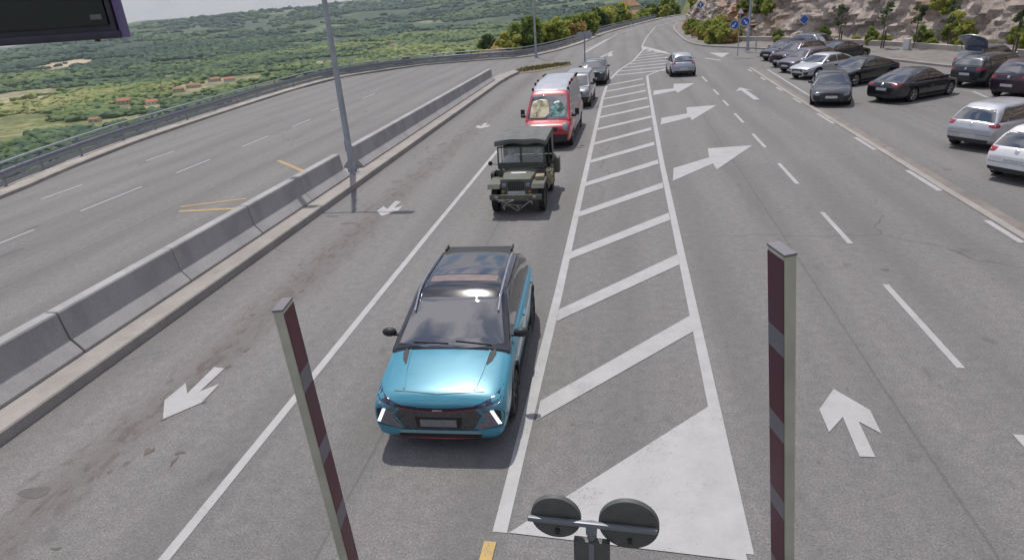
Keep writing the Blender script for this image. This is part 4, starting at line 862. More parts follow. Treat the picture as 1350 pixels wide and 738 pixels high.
def make_car(label, cat, name, loc, heading, P, group=None):
    L, Wd, H = P['L'], P['W'], P['H']; xf = L/2; hw = Wd/2; gc = P.get('gc', .19); root = empty(name, (*loc, 0), heading, label, cat, group)
    deck = P['deck']; dx = [a for a, b in deck]; dz = [b for a, b in deck]
    plan = P.get('plan', [(0, .70), (.05, .80), (.16, .90), (.45, .965), (1.0, 1.0), (L*.6, 1.0), (L-.9, .98), (L-.3, .92), (L-.08, .85), (L, .76)])
    px_ = [a for a, b in plan]; pw = [b for a, b in plan]
    stn = sorted(set([0, .04, .12, .25, .45]+[round(v, 3) for v in np.arange(.7, L-.55, .28)]+[L-.45, L-.25, L-.12, L-.04, L])); secs = []
    crn = P.get('crown', .035)
    for s in stn:
        w = hw*float(np.interp(s, px_, pw)); zt = float(np.interp(s, dx, dz)); e = min(1, min(s, L-s)/.35); zb = gc+P.get('nzb', .09)*(1-e)+.02; mid = zb+.62*(zt-zb)
        secs.append([(0, zb), (.72*w, zb), (.93*w, zb+.03), (.985*w, zb+.30*(zt-zb)), (w, mid), (.985*w, zt-.13), (.945*w, zt-.035), (.80*w, zt-.002), (.42*w, zt+crn*.8), (0, zt+crn)])
    bm = bmesh.new(); loft(bm, [xf-s for s in stn], secs); bmesh.ops.recalc_face_normals(bm, faces=bm.faces)
    me = bpy.data.meshes.new('body'); bm.to_mesh(me); bm.free(); me.materials.append(P['paint']); me.materials.append(M['black']); body = link(bpy.data.objects.new('body', me), root)
    sm = body.modifiers.new('s', 'SUBSURF'); sm.levels = 2; sm.render_levels = 2
    wr = P.get('wr', .33); ax = (xf-P['fo'], xf-P['fo']-P['wb']); cut = MB()
    for x in ax:
        for s in (-1, 1): cut.tube((x, s*(hw-.34), wr+.01), (x, s*(hw+.3), wr+.01), wr+.065, n=36)
    co = cut.build('cutter', M['black'], None, None); co.matrix_world = root.matrix_world; co.parent = root
    bo = body.modifiers.new('b', 'BOOLEAN'); bo.operation = 'DIFFERENCE'; bo.object = co; bo.solver = 'EXACT'; bo.material_mode = 'TRANSFER'
    cut_apply(body, None); bpy.data.objects.remove(co)
    # greenhouse
    x0, x1, x2, x3 = P['gh']; zbelt = P['belt']; k_t = P.get('tumble', .30); arc = P.get('arc', .03); prof = P.get('ghprof', [(x0, 0), (x0+(x1-x0)*.5, .56), (x1-.1, .95), (x1+.12, 1.0), ((x1+x2)/2, 1+arc), (x2, .985), ((x2+x3)/2+.05, P.get('bk', .6)), (x3, 0)])
    gx = [a for a, b in prof]; gz = [b for a, b in prof]; top = H-zbelt
    gs = sorted(set([x0-.06]+[round(v, 3) for v in np.linspace(x0, x1+.1, 8)]+[round(v, 3) for v in np.linspace(x1+.3, x2, 7)]+[round(v, 3) for v in np.linspace(x2+.1, x3, 7)]+[x3+.06])); gsec = []
    for s in gs:
        f = float(np.interp(s, gx, gz)); zt = zbelt+top*f; w0 = hw*float(np.interp(s, px_, pw))*.925; 
        if s < x0 or s > x3: zt = zbelt-.06
        zt = max(zt, zbelt-.06); wt = w0-k_t*max(0, zt-zbelt)-(.12 if f > .9 else .12*f/.9)*.5; zl = zbelt-.10; hgt_ = zt-zl
        gsec.append([(0, zl), (w0*.6, zl), (w0, zl), (w0+(wt-w0)*.30+.012, zl+hgt_*.35), (w0+(wt-w0)*.68+.018, zl+hgt_*.7), (wt+.012, zt-.05*min(1, hgt_*2)), (wt-.06, zt-.008), (wt*.5, zt+.02), (0, zt+.03)])
    bm = bmesh.new(); loft(bm, [xf-s for s in gs], gsec); bmesh.ops.recalc_face_normals(bm, faces=bm.faces)
    me = bpy.data.meshes.new('cabin'); bm.to_mesh(me); bm.free(); me.materials.append(P.get('cabin_paint', P['paint'])); cab = link(bpy.data.objects.new('cabin', me), root)
    sm = cab.modifiers.new('s', 'SUBSURF'); sm.levels = 2; sm.render_levels = 2; cut_apply(cab, None)
    for o in (body, cab): o.data.shade_smooth(); o.data.set_sharp_from_angle(angle=R(42))
    vv = [v.co.copy() for v in body.data.vertices]; ff = [list(p.vertices) for p in body.data.polygons]; n0 = len(vv); vv += [v.co.copy() for v in cab.data.vertices]; ff += [[i+n0 for i in p.vertices] for p in cab.data.polygons]
    bv = BVHTree.FromPolygons(vv, ff); cb_ = BVHTree.FromPolygons(vv[n0:], [[i-n0 for i in f] for f in ff if f[0] >= n0])
    zr = P.get('ws_top', H-.02); zb_ = zbelt; wb0 = hw*.925
    # windscreen and rear window
    def xs(f, front=True): # distance where the profile reaches fraction f
        a = [(s, z) for s, z in prof if (s <= (x1+x2)/2) == front]; a = a if front else a[::-1]
        return float(np.interp(f, [z for s, z in a], [s for s, z in a]))
    hwb = wb0*.90; hwt = wb0-k_t*(zr-zbelt)-.13
    patch('windscreen', cb_, [(-hwb, zb_+.045), (-hwb*.5, zb_+.02), (0, zb_+.01), (hwb*.5, zb_+.02), (hwb, zb_+.045), (hwt, zr-.08), (hwt*.5, zr-.06), (-hwt*.5, zr-.06), (-hwt, zr-.08)], 'F', M['glass'], root, .004)
    rzb = P.get('rw_low', zb_+.06); patch('rear_window', cb_, [(-hwb*.9, rzb), (hwb*.9, rzb), (hwt*.95, zr-.11), (-hwt*.95, zr-.11)], 'B', M['glass'], root, .004)
    zt_ = zb_+top*.86; f_t = .84
    A0, A1 = xs(.07)+.14, xs(f_t)+.16; C0, C1 = xs(.10, False)-.16, xs(f_t, False)-.16
    if 'side_end' in P: C0, C1 = P['side_end']
    cuts = P.get('cuts', [(.0, .46), (.46, .86), (.86, 1.0)])
    for (s0, s1) in cuts:
        b0 = A0+(C0-A0)*s0+(.035 if s0 > 0 else 0); b1 = A0+(C0-A0)*s1-(.035 if s1 < 1 else 0); t0 = A1+(C1-A1)*max(0, s0+(0 if s0 == 0 else -.0)); t1 = A1+(C1-A1)*s1
        if s0 > 0: t0 = b0 if b0 < C1 else t0
        if s1 < 1: t1 = b1-.0 if b1 < C1 else C1
        if t1 < t0+.05: t1 = t0+.06
        ol = [(xf-b0, zb_+.035), (xf-b1, zb_+.045), (xf-t1, zt_-.005), (xf-t0, zt_)]
        for a in 'LR': patch('side_window', cb_, ol, a, M['glass'], root, .004)
    for x in ax:
        for s in (-1, 1): wheel(root, x, s*(hw-.125), wr, .225, P.get('rimc', 'rim'), P.get('spokes', 5), s)
    # underbody sill and dark lower trim
    for a in 'LR':
        s_ = 1 if a == 'L' else -1
        mb = MB(); mb.box(((ax[0]+ax[1])/2, s_*(hw-.05), gc+.045), (P['wb']-2*wr-.16, .09, .09), bev=.02); mb.build('sill', M['trim'], root)
        mi = empty_child('mirror', root, (xf-x0-.32, s_*(hw*.93), zb_+.06))
        mb = MB(); mb.ball((0, s_*.13, .04), .1, (.75, 1.15, .72)); mb.build('housing', P.get('mirror', P['paint']), mi); mb = MB(); mb.box((0, s_*.03, 0), (.06, .1, .035), bev=.01); mb.build('mirror_arm', M['black'], mi)
        if P.get('doors', True):
            xd = [xf-(A0+(C0-A0)*q) for q in P.get('seams', (.02, .46, .90))]
            for q in xd: patch('door_seam', bv, seam_outline([(q, gc+.16), (q, zb_-.03)], .012), a, M['black'], root, .003, .2, .01, sub=.12)
            for q in xd[1:3]: patch('door_handle', bv, [(q+.06, zb_-.13), (q+.24, zb_-.13), (q+.24, zb_-.10), (q+.06, zb_-.10)], a, P['paint'], root, .025, .2, .03)
    return root, bv, body, cab, ax
def sym(ol): return [(-y, z) for y, z in ol][::-1]
def both(name, bv, ol, ax_, mt, root, **k):
    a = patch(name, bv, ol, ax_, mt, root, **k); b = patch(name, bv, sym(ol), ax_, mt, root, **k); return a, b
def front_details(root, bv, P, style='sedan'):
    hw = P['W']/2; zt = P['nose']
    both('headlight', bv, [(hw*.52, zt-.10), (hw*.86, zt-.02), (hw*.88, zt-.13), (hw*.60, zt-.19)], 'F', M['lamp'], root)
    if style == 'kidney':
        both('grille', bv, [(.03, zt-.06), (.34, zt-.08), (.30, zt-.22), (.05, zt-.22)], 'F', M['black'], root)
    else: patch('grille', bv, [(-.40, zt-.09), (.40, zt-.09), (.36, zt-.24), (-.36, zt-.24)], 'F', M['black'], root)
    both('air_intake', bv, [(hw*.50, .46), (hw*.84, .50), (hw*.80, .32), (hw*.55, .30)], 'F', M['black'], root)
    patch('lower_grille', bv, [(-.42, .40), (.42, .40), (.36, .27), (-.36, .27)], 'F', M['black'], root)
    patch('number_plate', bv, [(-.26, .54), (.26, .54), (.26, .42), (-.26, .42)], 'F', M['plate'], root, off=.012)
def rear_details(root, bv, P, zl, low=.42, plate=.72, bar=False, wide=.42):
    hw = P['W']/2
    both('tail_light', bv, [(hw*(1-wide), zl), (hw*.91, zl+.02), (hw*.91, zl-.15), (hw*(1-wide)+.05, zl-.11)], 'B', M['tail'], root)
    for a in 'LR':
        x = -P['L']/2; patch('tail_light_side', bv, [(x+.13, zl+.015), (x+.30, zl-.02), (x+.27, zl-.12), (x+.13, zl-.14)], a, M['tail'], root)
    patch('number_plate', bv, [(-.26, plate+.06), (.26, plate+.06), (.26, plate-.06), (-.26, plate-.06)], 'B', M['plate'], root, off=.012)
    patch('bumper_trim', bv, [(-hw*.75, low), (hw*.75, low), (hw*.70, low-.12), (-hw*.70, low-.12)], 'B', M['trim'], root)
    patch('badge', bv, [(.06*math.cos(t*PI/5), zl-.05+.06*math.sin(t*PI/5)) for t in range(10)], 'B', M['chrome'], root, off=.01)
    patch('boot_seam', bv, seam_outline([(-hw*.80, low+.14), (hw*.80, low+.14)], .012), 'B', M['black'], root, off=.003)

# ---- teal crossover waiting in the lane
teal = paint('teal_paint', (.046, .25, .355), .12, .3, .8)
P = dict(L=4.6, W=1.88, H=1.57, fo=.95, wb=2.72, wr=.355, gc=.20, nose=.92, belt=1.05, crown=.03, paint=teal, cabin_paint=mat('gloss_black', (.012, .013, .02), .12, 0, 1, noise=(3, .1)), rimc='rim_dark', mirror=M['black'],
         deck=[(0, .74), (.05, .81), (.14, .86), (.5, .94), (1.08, 1.045), (2.5, 1.06), (3.9, 1.08), (4.35, 1.06), (4.52, .95), (4.6, .80)], gh=(1.02, 2.12, 3.5, 4.38), tumble=.17, arc=.02, bk=.62, crn=.03,
         nzb=.02, plan=[(0, .92), (.05, .96), (.16, .985), (.45, 1.0), (1.0, 1.0), (3.2, 1.0), (4.1, .985), (4.35, .93), (4.52, .87), (4.6, .80)])
suv, bv, body, cab, ax = make_car('teal crossover with black roof waiting in the right hand lane towards the camera', 'car', 'parked_car', (-2.50, 9.10), R(-88), P)
hw = P['W']/2
both('headlight', bv, [(.50, 0.762), (.86, 0.878), (.885, 0.822), (.54, 0.720)], 'F', M['lamp_dark'], suv, step=.05)
patch('grille_top_trim', bv, [(-.54, 0.762), (-.25, 0.729), (0, 0.720), (.25, 0.729), (.54, 0.762), (.54, 0.729), (.25, 0.682), (0, 0.668), (-.25, 0.682), (-.54, 0.729)], 'F', mat('bonnet_band', (.02, .02, .05), .25, noise=(9, 0.204)), suv, step=.05)
gm = NG('grille_mesh', .5); gg = gm.vor(42, 'DISTANCE_TO_EDGE', vec=gm.map((1, 1, 1.6))); M['mesh'] = gm.out(gm.ramp(gg, [(.08, (.11, .11, .11)), (.2, (.012, .012, .012))]))
gr = patch('grille', bv, [(-.50, 0.720), (-.25, 0.673), (0, 0.659), (.25, 0.673), (.50, 0.720), (.60, 0.613), (.47, 0.390), (-.47, 0.390), (-.60, 0.613)], 'F', M['mesh'], suv, off=.006, step=.05)
patch('red_line', bv, seam_outline([(-.56, 0.729), (-.25, 0.678), (0, 0.664), (.25, 0.678), (.56, 0.729)], .012), 'F', M['red_line'], gr or suv, off=.012)
patch('badge', bv, [(-.075, 0.701), (.075, 0.701), (.06, 0.682), (-.06, 0.682)], 'F', M['chrome'], suv, off=.012)
silv = mat('satin_silver', (.22, .21, .24), .3, .5, noise=(20, 0.157))
a, b = both('bumper_panel', bv, [(.60, 0.668), (.74, 0.701), (.80, 0.594), (.86, 0.483), (.55, 0.390), (.50, 0.417), (.63, 0.576)], 'F', silv, suv, off=.010, step=.05)
a, b = both('air_intake', bv, [(.77, 0.710), (.915, 0.668), (.925, 0.501), (.87, 0.455), (.80, 0.576)], 'F', M['black'], suv, off=.006, step=.05)
both('running_light', bv, [(.715, 0.700), (.760, 0.700), (.86, 0.500), (.815, 0.496)], 'F', M['drl'], suv, off=.022, step=.05)
both('daytime_strip', bv, [(.58, 0.710), (.88, 0.799), (.88, 0.785), (.60, 0.692)], 'F', M['lamp'], suv, off=.012, step=.05)
patch('plate_frame', bv, [(-.32, 0.576), (.32, 0.576), (.30, 0.417), (-.30, 0.417)], 'F', M['black'], suv, off=.016)
patch('number_plate', bv, [(-.25, 0.552), (.25, 0.552), (.25, 0.445), (-.25, 0.445)], 'F', M['plate_grey'], suv, off=.030)
patch('lower_grille', bv, [(-.60, 0.329), (.60, 0.329), (.55, 0.269), (-.55, 0.269)], 'F', M['black'], suv, off=.010)
both('lip_corner', bv, [(.52, 0.390), (.86, 0.455), (.90, 0.390), (.84, 0.306), (.60, 0.329)], 'F', teal, suv, off=.022)
patch('lip', bv, [(-.52, 0.385), (.52, 0.385), (.60, 0.338), (-.60, 0.338)], 'F', mat('pale_teal', (.20, .36, .40), .3, .4, .8, noise=(5, 0.064)), suv, off=.03)
patch('lower_red_line', bv, [(-.66, 0.261), (.66, 0.261), (.64, 0.241), (-.64, 0.241)], 'F', M['red_line'], suv, off=.02)
for s in (-1, 1):
    patch('bonnet_vent', bv, [(xx, s*yy) for xx, yy in ((1.62, .585), (1.50, .565), (1.34, .60), (1.26, .665), (1.36, .69), (1.52, .65))][::s], 'T', M['trim'], suv, off=.006, step=.04, sub=.03)
    patch('bonnet_ridge', bv, [(x, s*y) for x, y in ((2.1, .50), (1.75, .56), (1.30, .60), (1.30, .575), (1.75, .535), (2.1, .475))][::s], 'T', teal, suv, off=.012, step=.04, sub=.05)
    mb = MB(); pts = [(1.25-.95*t*t*0-(t*2.05) + .0, s*(.685-.03*abs(t-.3)), 0) for t in np.linspace(0, 1, 12)]; pp = []
    for x, y, _ in pts:
        h = bv.ray_cast(Vector((x-.55, y-s*.03, 5)), Vector((0, 0, -1))); pp.append((x-.55, y-s*.03, (h[0].z if h[0] else 1.5)+.03))
    mb.path(pp, .017); mb.build('roof_rail', M['chrome'], suv)
    patch('wheel_arch_trim', bv, [(ax[0]+.47*math.cos(t), .36+.47*math.sin(t)) for t in np.linspace(-.25, PI+.25, 16)]+[(ax[0]+.425*math.cos(t), .36+.425*math.sin(t)) for t in np.linspace(PI+.25, -.25, 16)], 'L' if s > 0 else 'R', M['trim'], suv, off=.012, step=.3)
    patch('wheel_arch_trim', bv, [(ax[1]+.47*math.cos(t), .36+.47*math.sin(t)) for t in np.linspace(-.25, PI+.25, 16)]+[(ax[1]+.425*math.cos(t), .36+.425*math.sin(t)) for t in np.linspace(PI+.25, -.25, 16)], 'L' if s > 0 else 'R', M['trim'], suv, off=.012, step=.3)
patch('bonnet_seam', bv, seam_outline([(2.12, -.62), (2.19, 0), (2.12, .62)], .01), 'T', M['black'], suv, off=.003)
patch('sunroof', bv, [(-.18, -.54), (-.18, .54), (-1.2, .52), (-1.2, -.52)], 'T', M['glass'], suv, off=.005)
patch('sunshade_or_reflection', bv, [(.06, -.54), (.08, 0), (.06, .54), (-.16, .54), (-.16, -.54)], 'T', mat('sunshade_or_reflection', (.20, .145, .135), .3, 0, .5, noise=(8, .2)), suv, off=.006)
mb = MB(); mb.box((-1.40, 0, 1.53), (.46, 1.20, .035), bev=.015, rot=Matrix.Rotation(R(-3), 4, 'Y')); sp_ = mb.build('spoiler', M['black'], suv)
for s in (-1, 1):
    mb = MB(); mb.box((-1.48, s*.60, 1.55), (.26, .03, .07), bev=.01); mb.build('spoiler_fin', M['black'], sp_)
    mb = MB(); h1 = bv.ray_cast(Vector((1.235, s*.32+.28, 5)), Vector((0, 0, -1)))[0]; h2 = bv.ray_cast(Vector((1.20, s*.32-.25, 5)), Vector((0, 0, -1)))[0]
    if h1 and h2: mb.tube(h1+Vector((0, 0, .02)), h2+Vector((0, 0, .02)), .008); mb.build('wiper', M['black'], suv)
rear_details(suv, bv, dict(P), .92, .45, .70)
patch('rear_bumper', bv, [(-.8, .42), (.8, .42), (.75, .28), (-.75, .28)], 'B', M['trim'], suv, off=.02)

# ---- generic body types
def hatch(paint_, L=4.25, W=1.79, H=1.46):
    return dict(L=L, W=W, H=H, fo=.87, wb=2.6, wr=.32, nose=.76, belt=.93, paint=paint_, deck=[(0, .66), (.05, .72), (.16, .765), (.55, .86), (1.0, .93), (2.4, .95), (3.6, .98), (L-.35, 1.0), (L-.10, .96), (L, .70)], gh=(.95, 1.85, L-.75, L-.13), bk=.72, tumble=.33)
def sedan(paint_, L=4.75, W=1.84, H=1.42):
    return dict(L=L, W=W, H=H, fo=.86, wb=2.82, wr=.33, gc=.16, nose=.72, belt=.92, paint=paint_, deck=[(0, .62), (.05, .68), (.16, .73), (.6, .83), (1.2, .92), (2.6, .93), (3.7, .95), (L-.35, .99), (L-.08, .95), (L, .72)], gh=(1.12, 2.1, 3.0, L-.35), bk=.62, tumble=.36, cuts=[(0, .44), (.44, .80), (.80, 1.0)])
def suvp(paint_, L=4.5, W=1.86, H=1.66):
    return dict(L=L, W=W, H=H, fo=.88, wb=2.67, wr=.35, gc=.21, nose=.95, belt=1.08, paint=paint_, deck=[(0, .80), (.05, .88), (.15, .94), (.55, 1.01), (1.1, 1.08), (2.6, 1.1), (3.8, 1.12), (L-.3, 1.13), (L-.08, 1.08), (L, .82)], gh=(1.0, 1.85, L-.75, L-.12), bk=.74, tumble=.27)
dk = paint('dark_grey_paint', (.035, .040, .048), .5, .25); navy = paint('black_blue_paint', (.014, .017, .026), .3, .2); grn = paint('black_green_paint', (.010, .016, .017), .3, .2)
silver = paint('silver_paint', (.52, .54, .57), .5, .3); whitep = paint('white_car_paint', (.78, .78, .80), .05, .25); mar = paint('dark_maroon_paint', (.045, .022, .036), .4, .25); gb = paint('grey_blue_paint', (.22, .25, .30), .6, .25); mg = paint('mauve_grey_paint', (.12, .10, .12), .5, .3)
def park(label, style, P, loc, hd, rear=False, zl=.88, name='parked_car', group='cars in the car park', cat='car', front='sedan', plate=.72, **k):
    r_, bv, body, cab, ax = make_car(label, cat, name, loc, R(hd), P, group)
    front_details(r_, bv, P, front); rear_details(r_, bv, P, zl, plate=plate, **k)
    return r_, bv, P
park('dark grey sedan with kidney grille facing the camera at the car park kerb', 0, sedan(dk), (10.38, 35.65), -104, front='kidney', zl=.9)
park('long dark sedan with red rear lamp seen from behind, alone in the aisle', 0, sedan(dk, 4.85, 1.86, 1.43), (14.15, 35.45), 36, zl=.93, plate=.66, wide=.5)
park('black-green sedan parked right behind the kidney grilled car', 0, sedan(grn), (13.7, 41.7), -145)
park('silver coupe with sloping roof, nose to the car park kerb', 0, sedan(silver, 4.6, 1.84, 1.40), (12.6, 45.3), -145)
park('mauve grey hatchback left of the silver coupe', 0, hatch(mg), (12.5, 48.9), -145)
park('reddish grey car second to the left of the silver coupe', 0, suvp(mar, 4.3), (12.7, 52.3), -145, zl=1.0)
park('black car at the far left end of the parked row', 0, hatch(navy), (12.9, 57.2), -145)
park('light blue-grey car standing behind the far left black car', 0, suvp(gb), (15.6, 59.2), -60, zl=1.0)
park('dark blue sedan in the second row behind the silver coupe', 0, sedan(navy), (16.0, 53.6), 35)
park('silver hatchback seen from behind at the right edge, red lamps', 0, hatch(silver, 4.25, 1.80, 1.48), (13.2, 25.0), 35, zl=.95, plate=.50)
w_, bvw, Pw = park('white hatchback cut by the right edge of the photo, seen from behind', 0, hatch(whitep, 4.3, 1.82, 1.50), (12.55, 20.75), 33, zl=.95, plate=.62)
g_, bvg, Pg = park('dark grey estate car seen from behind in front of the raised tailgate', 0, suvp(dk, 4.5, 1.84, 1.55), (19.3, 39.0), 33, zl=1.02, plate=.70)
park('dark maroon off-road car seen from behind at the right edge', 0, suvp(mar, 4.4, 1.86, 1.72), (19.3, 35.0), 33, zl=1.05, plate=.62)
# car with raised tailgate beyond
o_, bvo, Po = park('grey-blue car with its tailgate raised, mostly hidden behind the dark grey estate', 0, hatch(gb, 4.3, 1.80, 1.55), (21.3, 43.7), 33, zl=.95)
mb = MB(); x0_ = -1.45; v = []
hin = Vector((-1.35, 0, 1.50))
for i in range(7):
    t = i/6
    for j in range(9):
        u = j/8*2-1; v.append((hin.x-.35*t-.45*t*t+.0, u*(.62+.13*math.sin(t*PI*.8)), hin.z+1.02*t-.28*t*t-.10*u*u*(.4+t)))
f = [(i*9+j, i*9+j+1, (i+1)*9+j+1, (i+1)*9+j) for i in range(6) for j in range(8)]
tg = mesh_obj('tailgate', v, f, gb, o_, 60); sm = tg.modifiers.new('t', 'SOLIDIFY'); sm.thickness = .05; sm.offset = 0
for s in (-1, 1):
    mb = MB(); mb.tube((-1.55, s*.66, 1.15), (-1.75, s*.66, 1.85), .014, n=8); mb.build('gas_strut', M['black'], tg)
# moving cars on the road
silver2 = paint('silver_blue_paint', (.42, .45, .52), .6, .28)
park('silver-blue hatchback driving away up the road', 0, hatch(silver2, 4.1, 1.80, 1.50), (4.12, 50.3), 92, name='moving_car', group='cars on the road', zl=.98, plate=.55)
park('dark grey-green car waiting last in the queue behind the vans', 0, suvp(paint('grey_green_paint', (.055, .07, .072), .5, .28), 4.3, 1.82, 1.55), (-1.95, 47.7), -92, name='parked_car', group='cars on the road')

# ---- vans
def van(label, name, loc, hd, L, W, H, pt, side_pt, roof_pt, rack=True, wst=None):
    P = dict(L=L, W=W, H=1.2, fo=.95, wb=L-2.0, wr=.33, gc=.20, nose=.98, belt=1.14, paint=pt, crown=.02, mirror=M['black'], doors=True, seams=(.05, .30, .62),
             deck=[(0, .80), (.05, .92), (.15, .99), (.45, 1.08), (.80, 1.18), (1.5, 1.19), (L-.3, 1.19), (L-.05, 1.17), (L, 1.1)], gh=(.55, 1.45, L-.25, L-.02), cabin_paint=pt, cuts=[(0, .22)], side_end=(L-.3, L-.3),
             plan=[(0, .80), (.05, .87), (.15, .93), (.5, .98), (1.0, 1.0), (L-.3, 1.0), (L-.05, .985), (L, .97)], tumble=.10, bk=.97, arc=.0)
    P['H'] = H
    if wst: P['ws_top'] = wst; P['ghprof'] = [(.55, 0), (1.0, .38), (1.45, .74), (1.8, .86), (2.5, .97), (3.2, 1.0), (L-.25, 1.0), (L-.12, .9), (L-.02, 0)]
    r_, bv, body, cab, ax = make_car(label, 'van', name, loc, R(hd), P, 'vans in the queue')
    both('headlight', bv, [(.60, .98), (.80, 1.05), (.90, .96), (.88, .74), (.70, .78)], 'F', M['lamp'], r_)
    patch('grille', bv, [(-.50, .92), (.50, .92), (.42, .74), (-.42, .74)], 'F', M['black'], r_)
    patch('bumper', bv, [(-.86, .62), (.86, .62), (.82, .26), (-.82, .26)], 'F', M['trim'], r_, off=.02); patch('number_plate', bv, [(-.26, .58), (.26, .58), (.26, .47), (-.26, .47)], 'F', M['plate'], r_, off=.035)
    xf = L/2; hw = W/2
    if side_pt:
        for a in 'LR': patch('side_panel', bv, [(xf-1.75, .45), (xf-1.75, H-.22), (-xf+.08, H-.22), (-xf+.08, .45)], a, side_pt, r_, off=.004, step=.2)
    patch('roof_panel', bv, [(xf-1.62, -hw*.80), (xf-1.57, 0), (xf-1.62, hw*.80), (-xf+.1, hw*.80), (-xf+.1, -hw*.80)], 'T', roof_pt, r_, off=.015, step=.08)
    if rack:
        for s in (-1, 1):
            for x in (xf-1.75, xf-2.5, xf-3.3, -xf+1.0, -xf+.35):
                hz_ = bv.ray_cast(Vector((x, s*hw*.74, 9)), Vector((0, 0, -1)))[0]; mb = MB(); mb.box((x, s*hw*.74, hz_.z+.05), (.13, .08, .12), bev=.02); mb.build('roof_rack_foot', M['black'], r_)
    for s in (-1, 1):
        mb = MB(); mb.box((xf-1.25, s*(hw+.14), 1.32), (.09, .17, .27), bev=.03); mb.build('mirror_glass_housing', M['black'], r_)
    both('tail_light', bv, [(hw*.80, 1.5), (hw*.93, 1.5), (hw*.93, .9), (hw*.80, .9)], 'B', M['tail'], r_)
    return r_, bv
redp = paint('red_paint', (.42, .018, .035), .1, .3)
roofp = mat('pale_roof', (.46, .47, .52), .3, .3, .5, noise=(1.5, .1)); sidep = mat('grey_side', (.24, .24, .26), .35, .4, .4, noise=(1.5, .12))
rv, bvv = van('red van with grey roof and side panels waiting behind the green jeep', 'van', (-2.96, 28.75), -91.5, 6.0, 2.0, 2.38, redp, sidep, roofp, wst=2.06)
van('silver van mostly hidden behind the red van', 'van', (-2.58, 38.2), -92, 4.6, 1.8, 1.72, paint('mid_grey_paint', (.26, .27, .29), .4, .35), None, paint('mid_grey_paint', (.26, .27, .29), .4, .35), False)
# cream and teal reflections in the van windscreen, painted as patches over the glass
mb = MB(); g = NG('cream_reflection', .4); cream = g.out(g.ramp(g.noise(2.6, 5, .7), [(.36, (.03, .035, .03)), (.48, (.40, .36, .22)), (.6, (.60, .55, .38))])); g = NG('blue_green_reflection', .4); tealg = g.out(g.ramp(g.noise(5, 4, .6), [(.42, (.01, .03, .035)), (.5, (.05, .24, .23)), (.62, (.30, .36, .36))]))
patch('sunshade_or_reflection', bvv, [(-.74, 1.22), (-.73, 1.55), (-.66, 1.78), (-.35, 1.86), (-.08, 1.82), (.02, 1.6), (.05, 1.35), (-.1, 1.22), (-.4, 1.20)], 'F', cream, rv, off=.010, step=.08)  # cream reflection painted on the glass, no shade hangs here
patch('teal_reflection', bvv, [(.10, 1.24), (.08, 1.5), (.20, 1.74), (.42, 1.80), (.62, 1.62), (.70, 1.40), (.70, 1.24)], 'F', tealg, rv, off=.010, step=.08)

# ------------------------------------------------------------ military jeep
ol_ = mat('olive_paint', (.115, .12, .098), .6, noise=(5, .2), bump=(40, .1)); old_ = mat('dark_olive_paint', (.07, .074, .064), .65, noise=(6, .2)); canv = mat('grey_canvas', (.15, .155, .155), .9, noise=(4, .2), bump=(18, .5)); M['slot'] = M['black']
jeep = empty('military_jeep', (-2.96, 18.85, 0), R(-90), 'old olive green military jeep with dark canvas top, two people inside', 'jeep', 'vehicles in the queue'); jeep.scale = (1.04, 1.04, 1.05)
mb = MB()
for s in (-1, 1):
    y0, y1 = s*.74, s*.78; side = [(-1.62, .46), (-1.62, .98), (-.42, .98), (-.34, .88), (-.28, .70), (.16, .70), (.24, .88), (.34, 1.0), (.60, 1.0), (.60, .46)]
    lo = [mb.bm.verts.new((x, y0, z)) for x, z in side]; hi = [mb.bm.verts.new((x, y1, z)) for x, z in side]; n = len(side)
    mb.bm.faces.new(lo); mb.bm.faces.new(hi[::-1])
    for i in range(n): mb.bm.faces.new((lo[i], hi[i], hi[(i+1) % n], lo[(i+1) % n]))
    mb.box((-1.05, s*.60, .72), (1.1, .27, .04)); mb.box((-1.05, s*.47, .60), (1.1, .03, .27))
mb.box((-.5, 0, .47), (2.2, 1.46, .04)); mb.box((-1.60, 0, .72), (.04, 1.48, .50)); mb.box((.40, 0, .86), (.04, 1.48, .26)); mb.box((.02, 0, .45), (3.0, .5, .12))
mb.build('tub', ol_, jeep, None)
mb = MB(); st_ = [(.38, .52, 1.03), (.8, .47, 1.02), (1.2, .42, 1.0), (1.46, .385, .965)]; rows = []
for x, w, z in st_: rows.append([mb.bm.verts.new(p) for p in [(x, w, .60), (x, w, z-.08), (x, w-.03, z-.02), (x, w*.6, z+.01), (x, 0, z+.02), (x, -w*.6, z+.01), (x, -w+.03, z-.02), (x, -w, z-.08), (x, -w, .60)]])
for a, b in zip(rows[:-1], rows[1:]):
    for i in range(8): mb.bm.faces.new((a[i], a[i+1], b[i+1], b[i]))
mb.bm.faces.new(rows[-1]); bon = mb.build('bonnet', ol_, jeep, 40)
mb = MB(); mb.box((1.475, 0, .78), (.03, .86, .44), bev=.01); grl = mb.build('grille', ol_, jeep)
mb = MB(); [mb.box((1.492, y, .79), (.012, .032, .30)) for y in np.linspace(-.20, .20, 9)]; mb.build('grille_slot', M['slot'], grl, None)
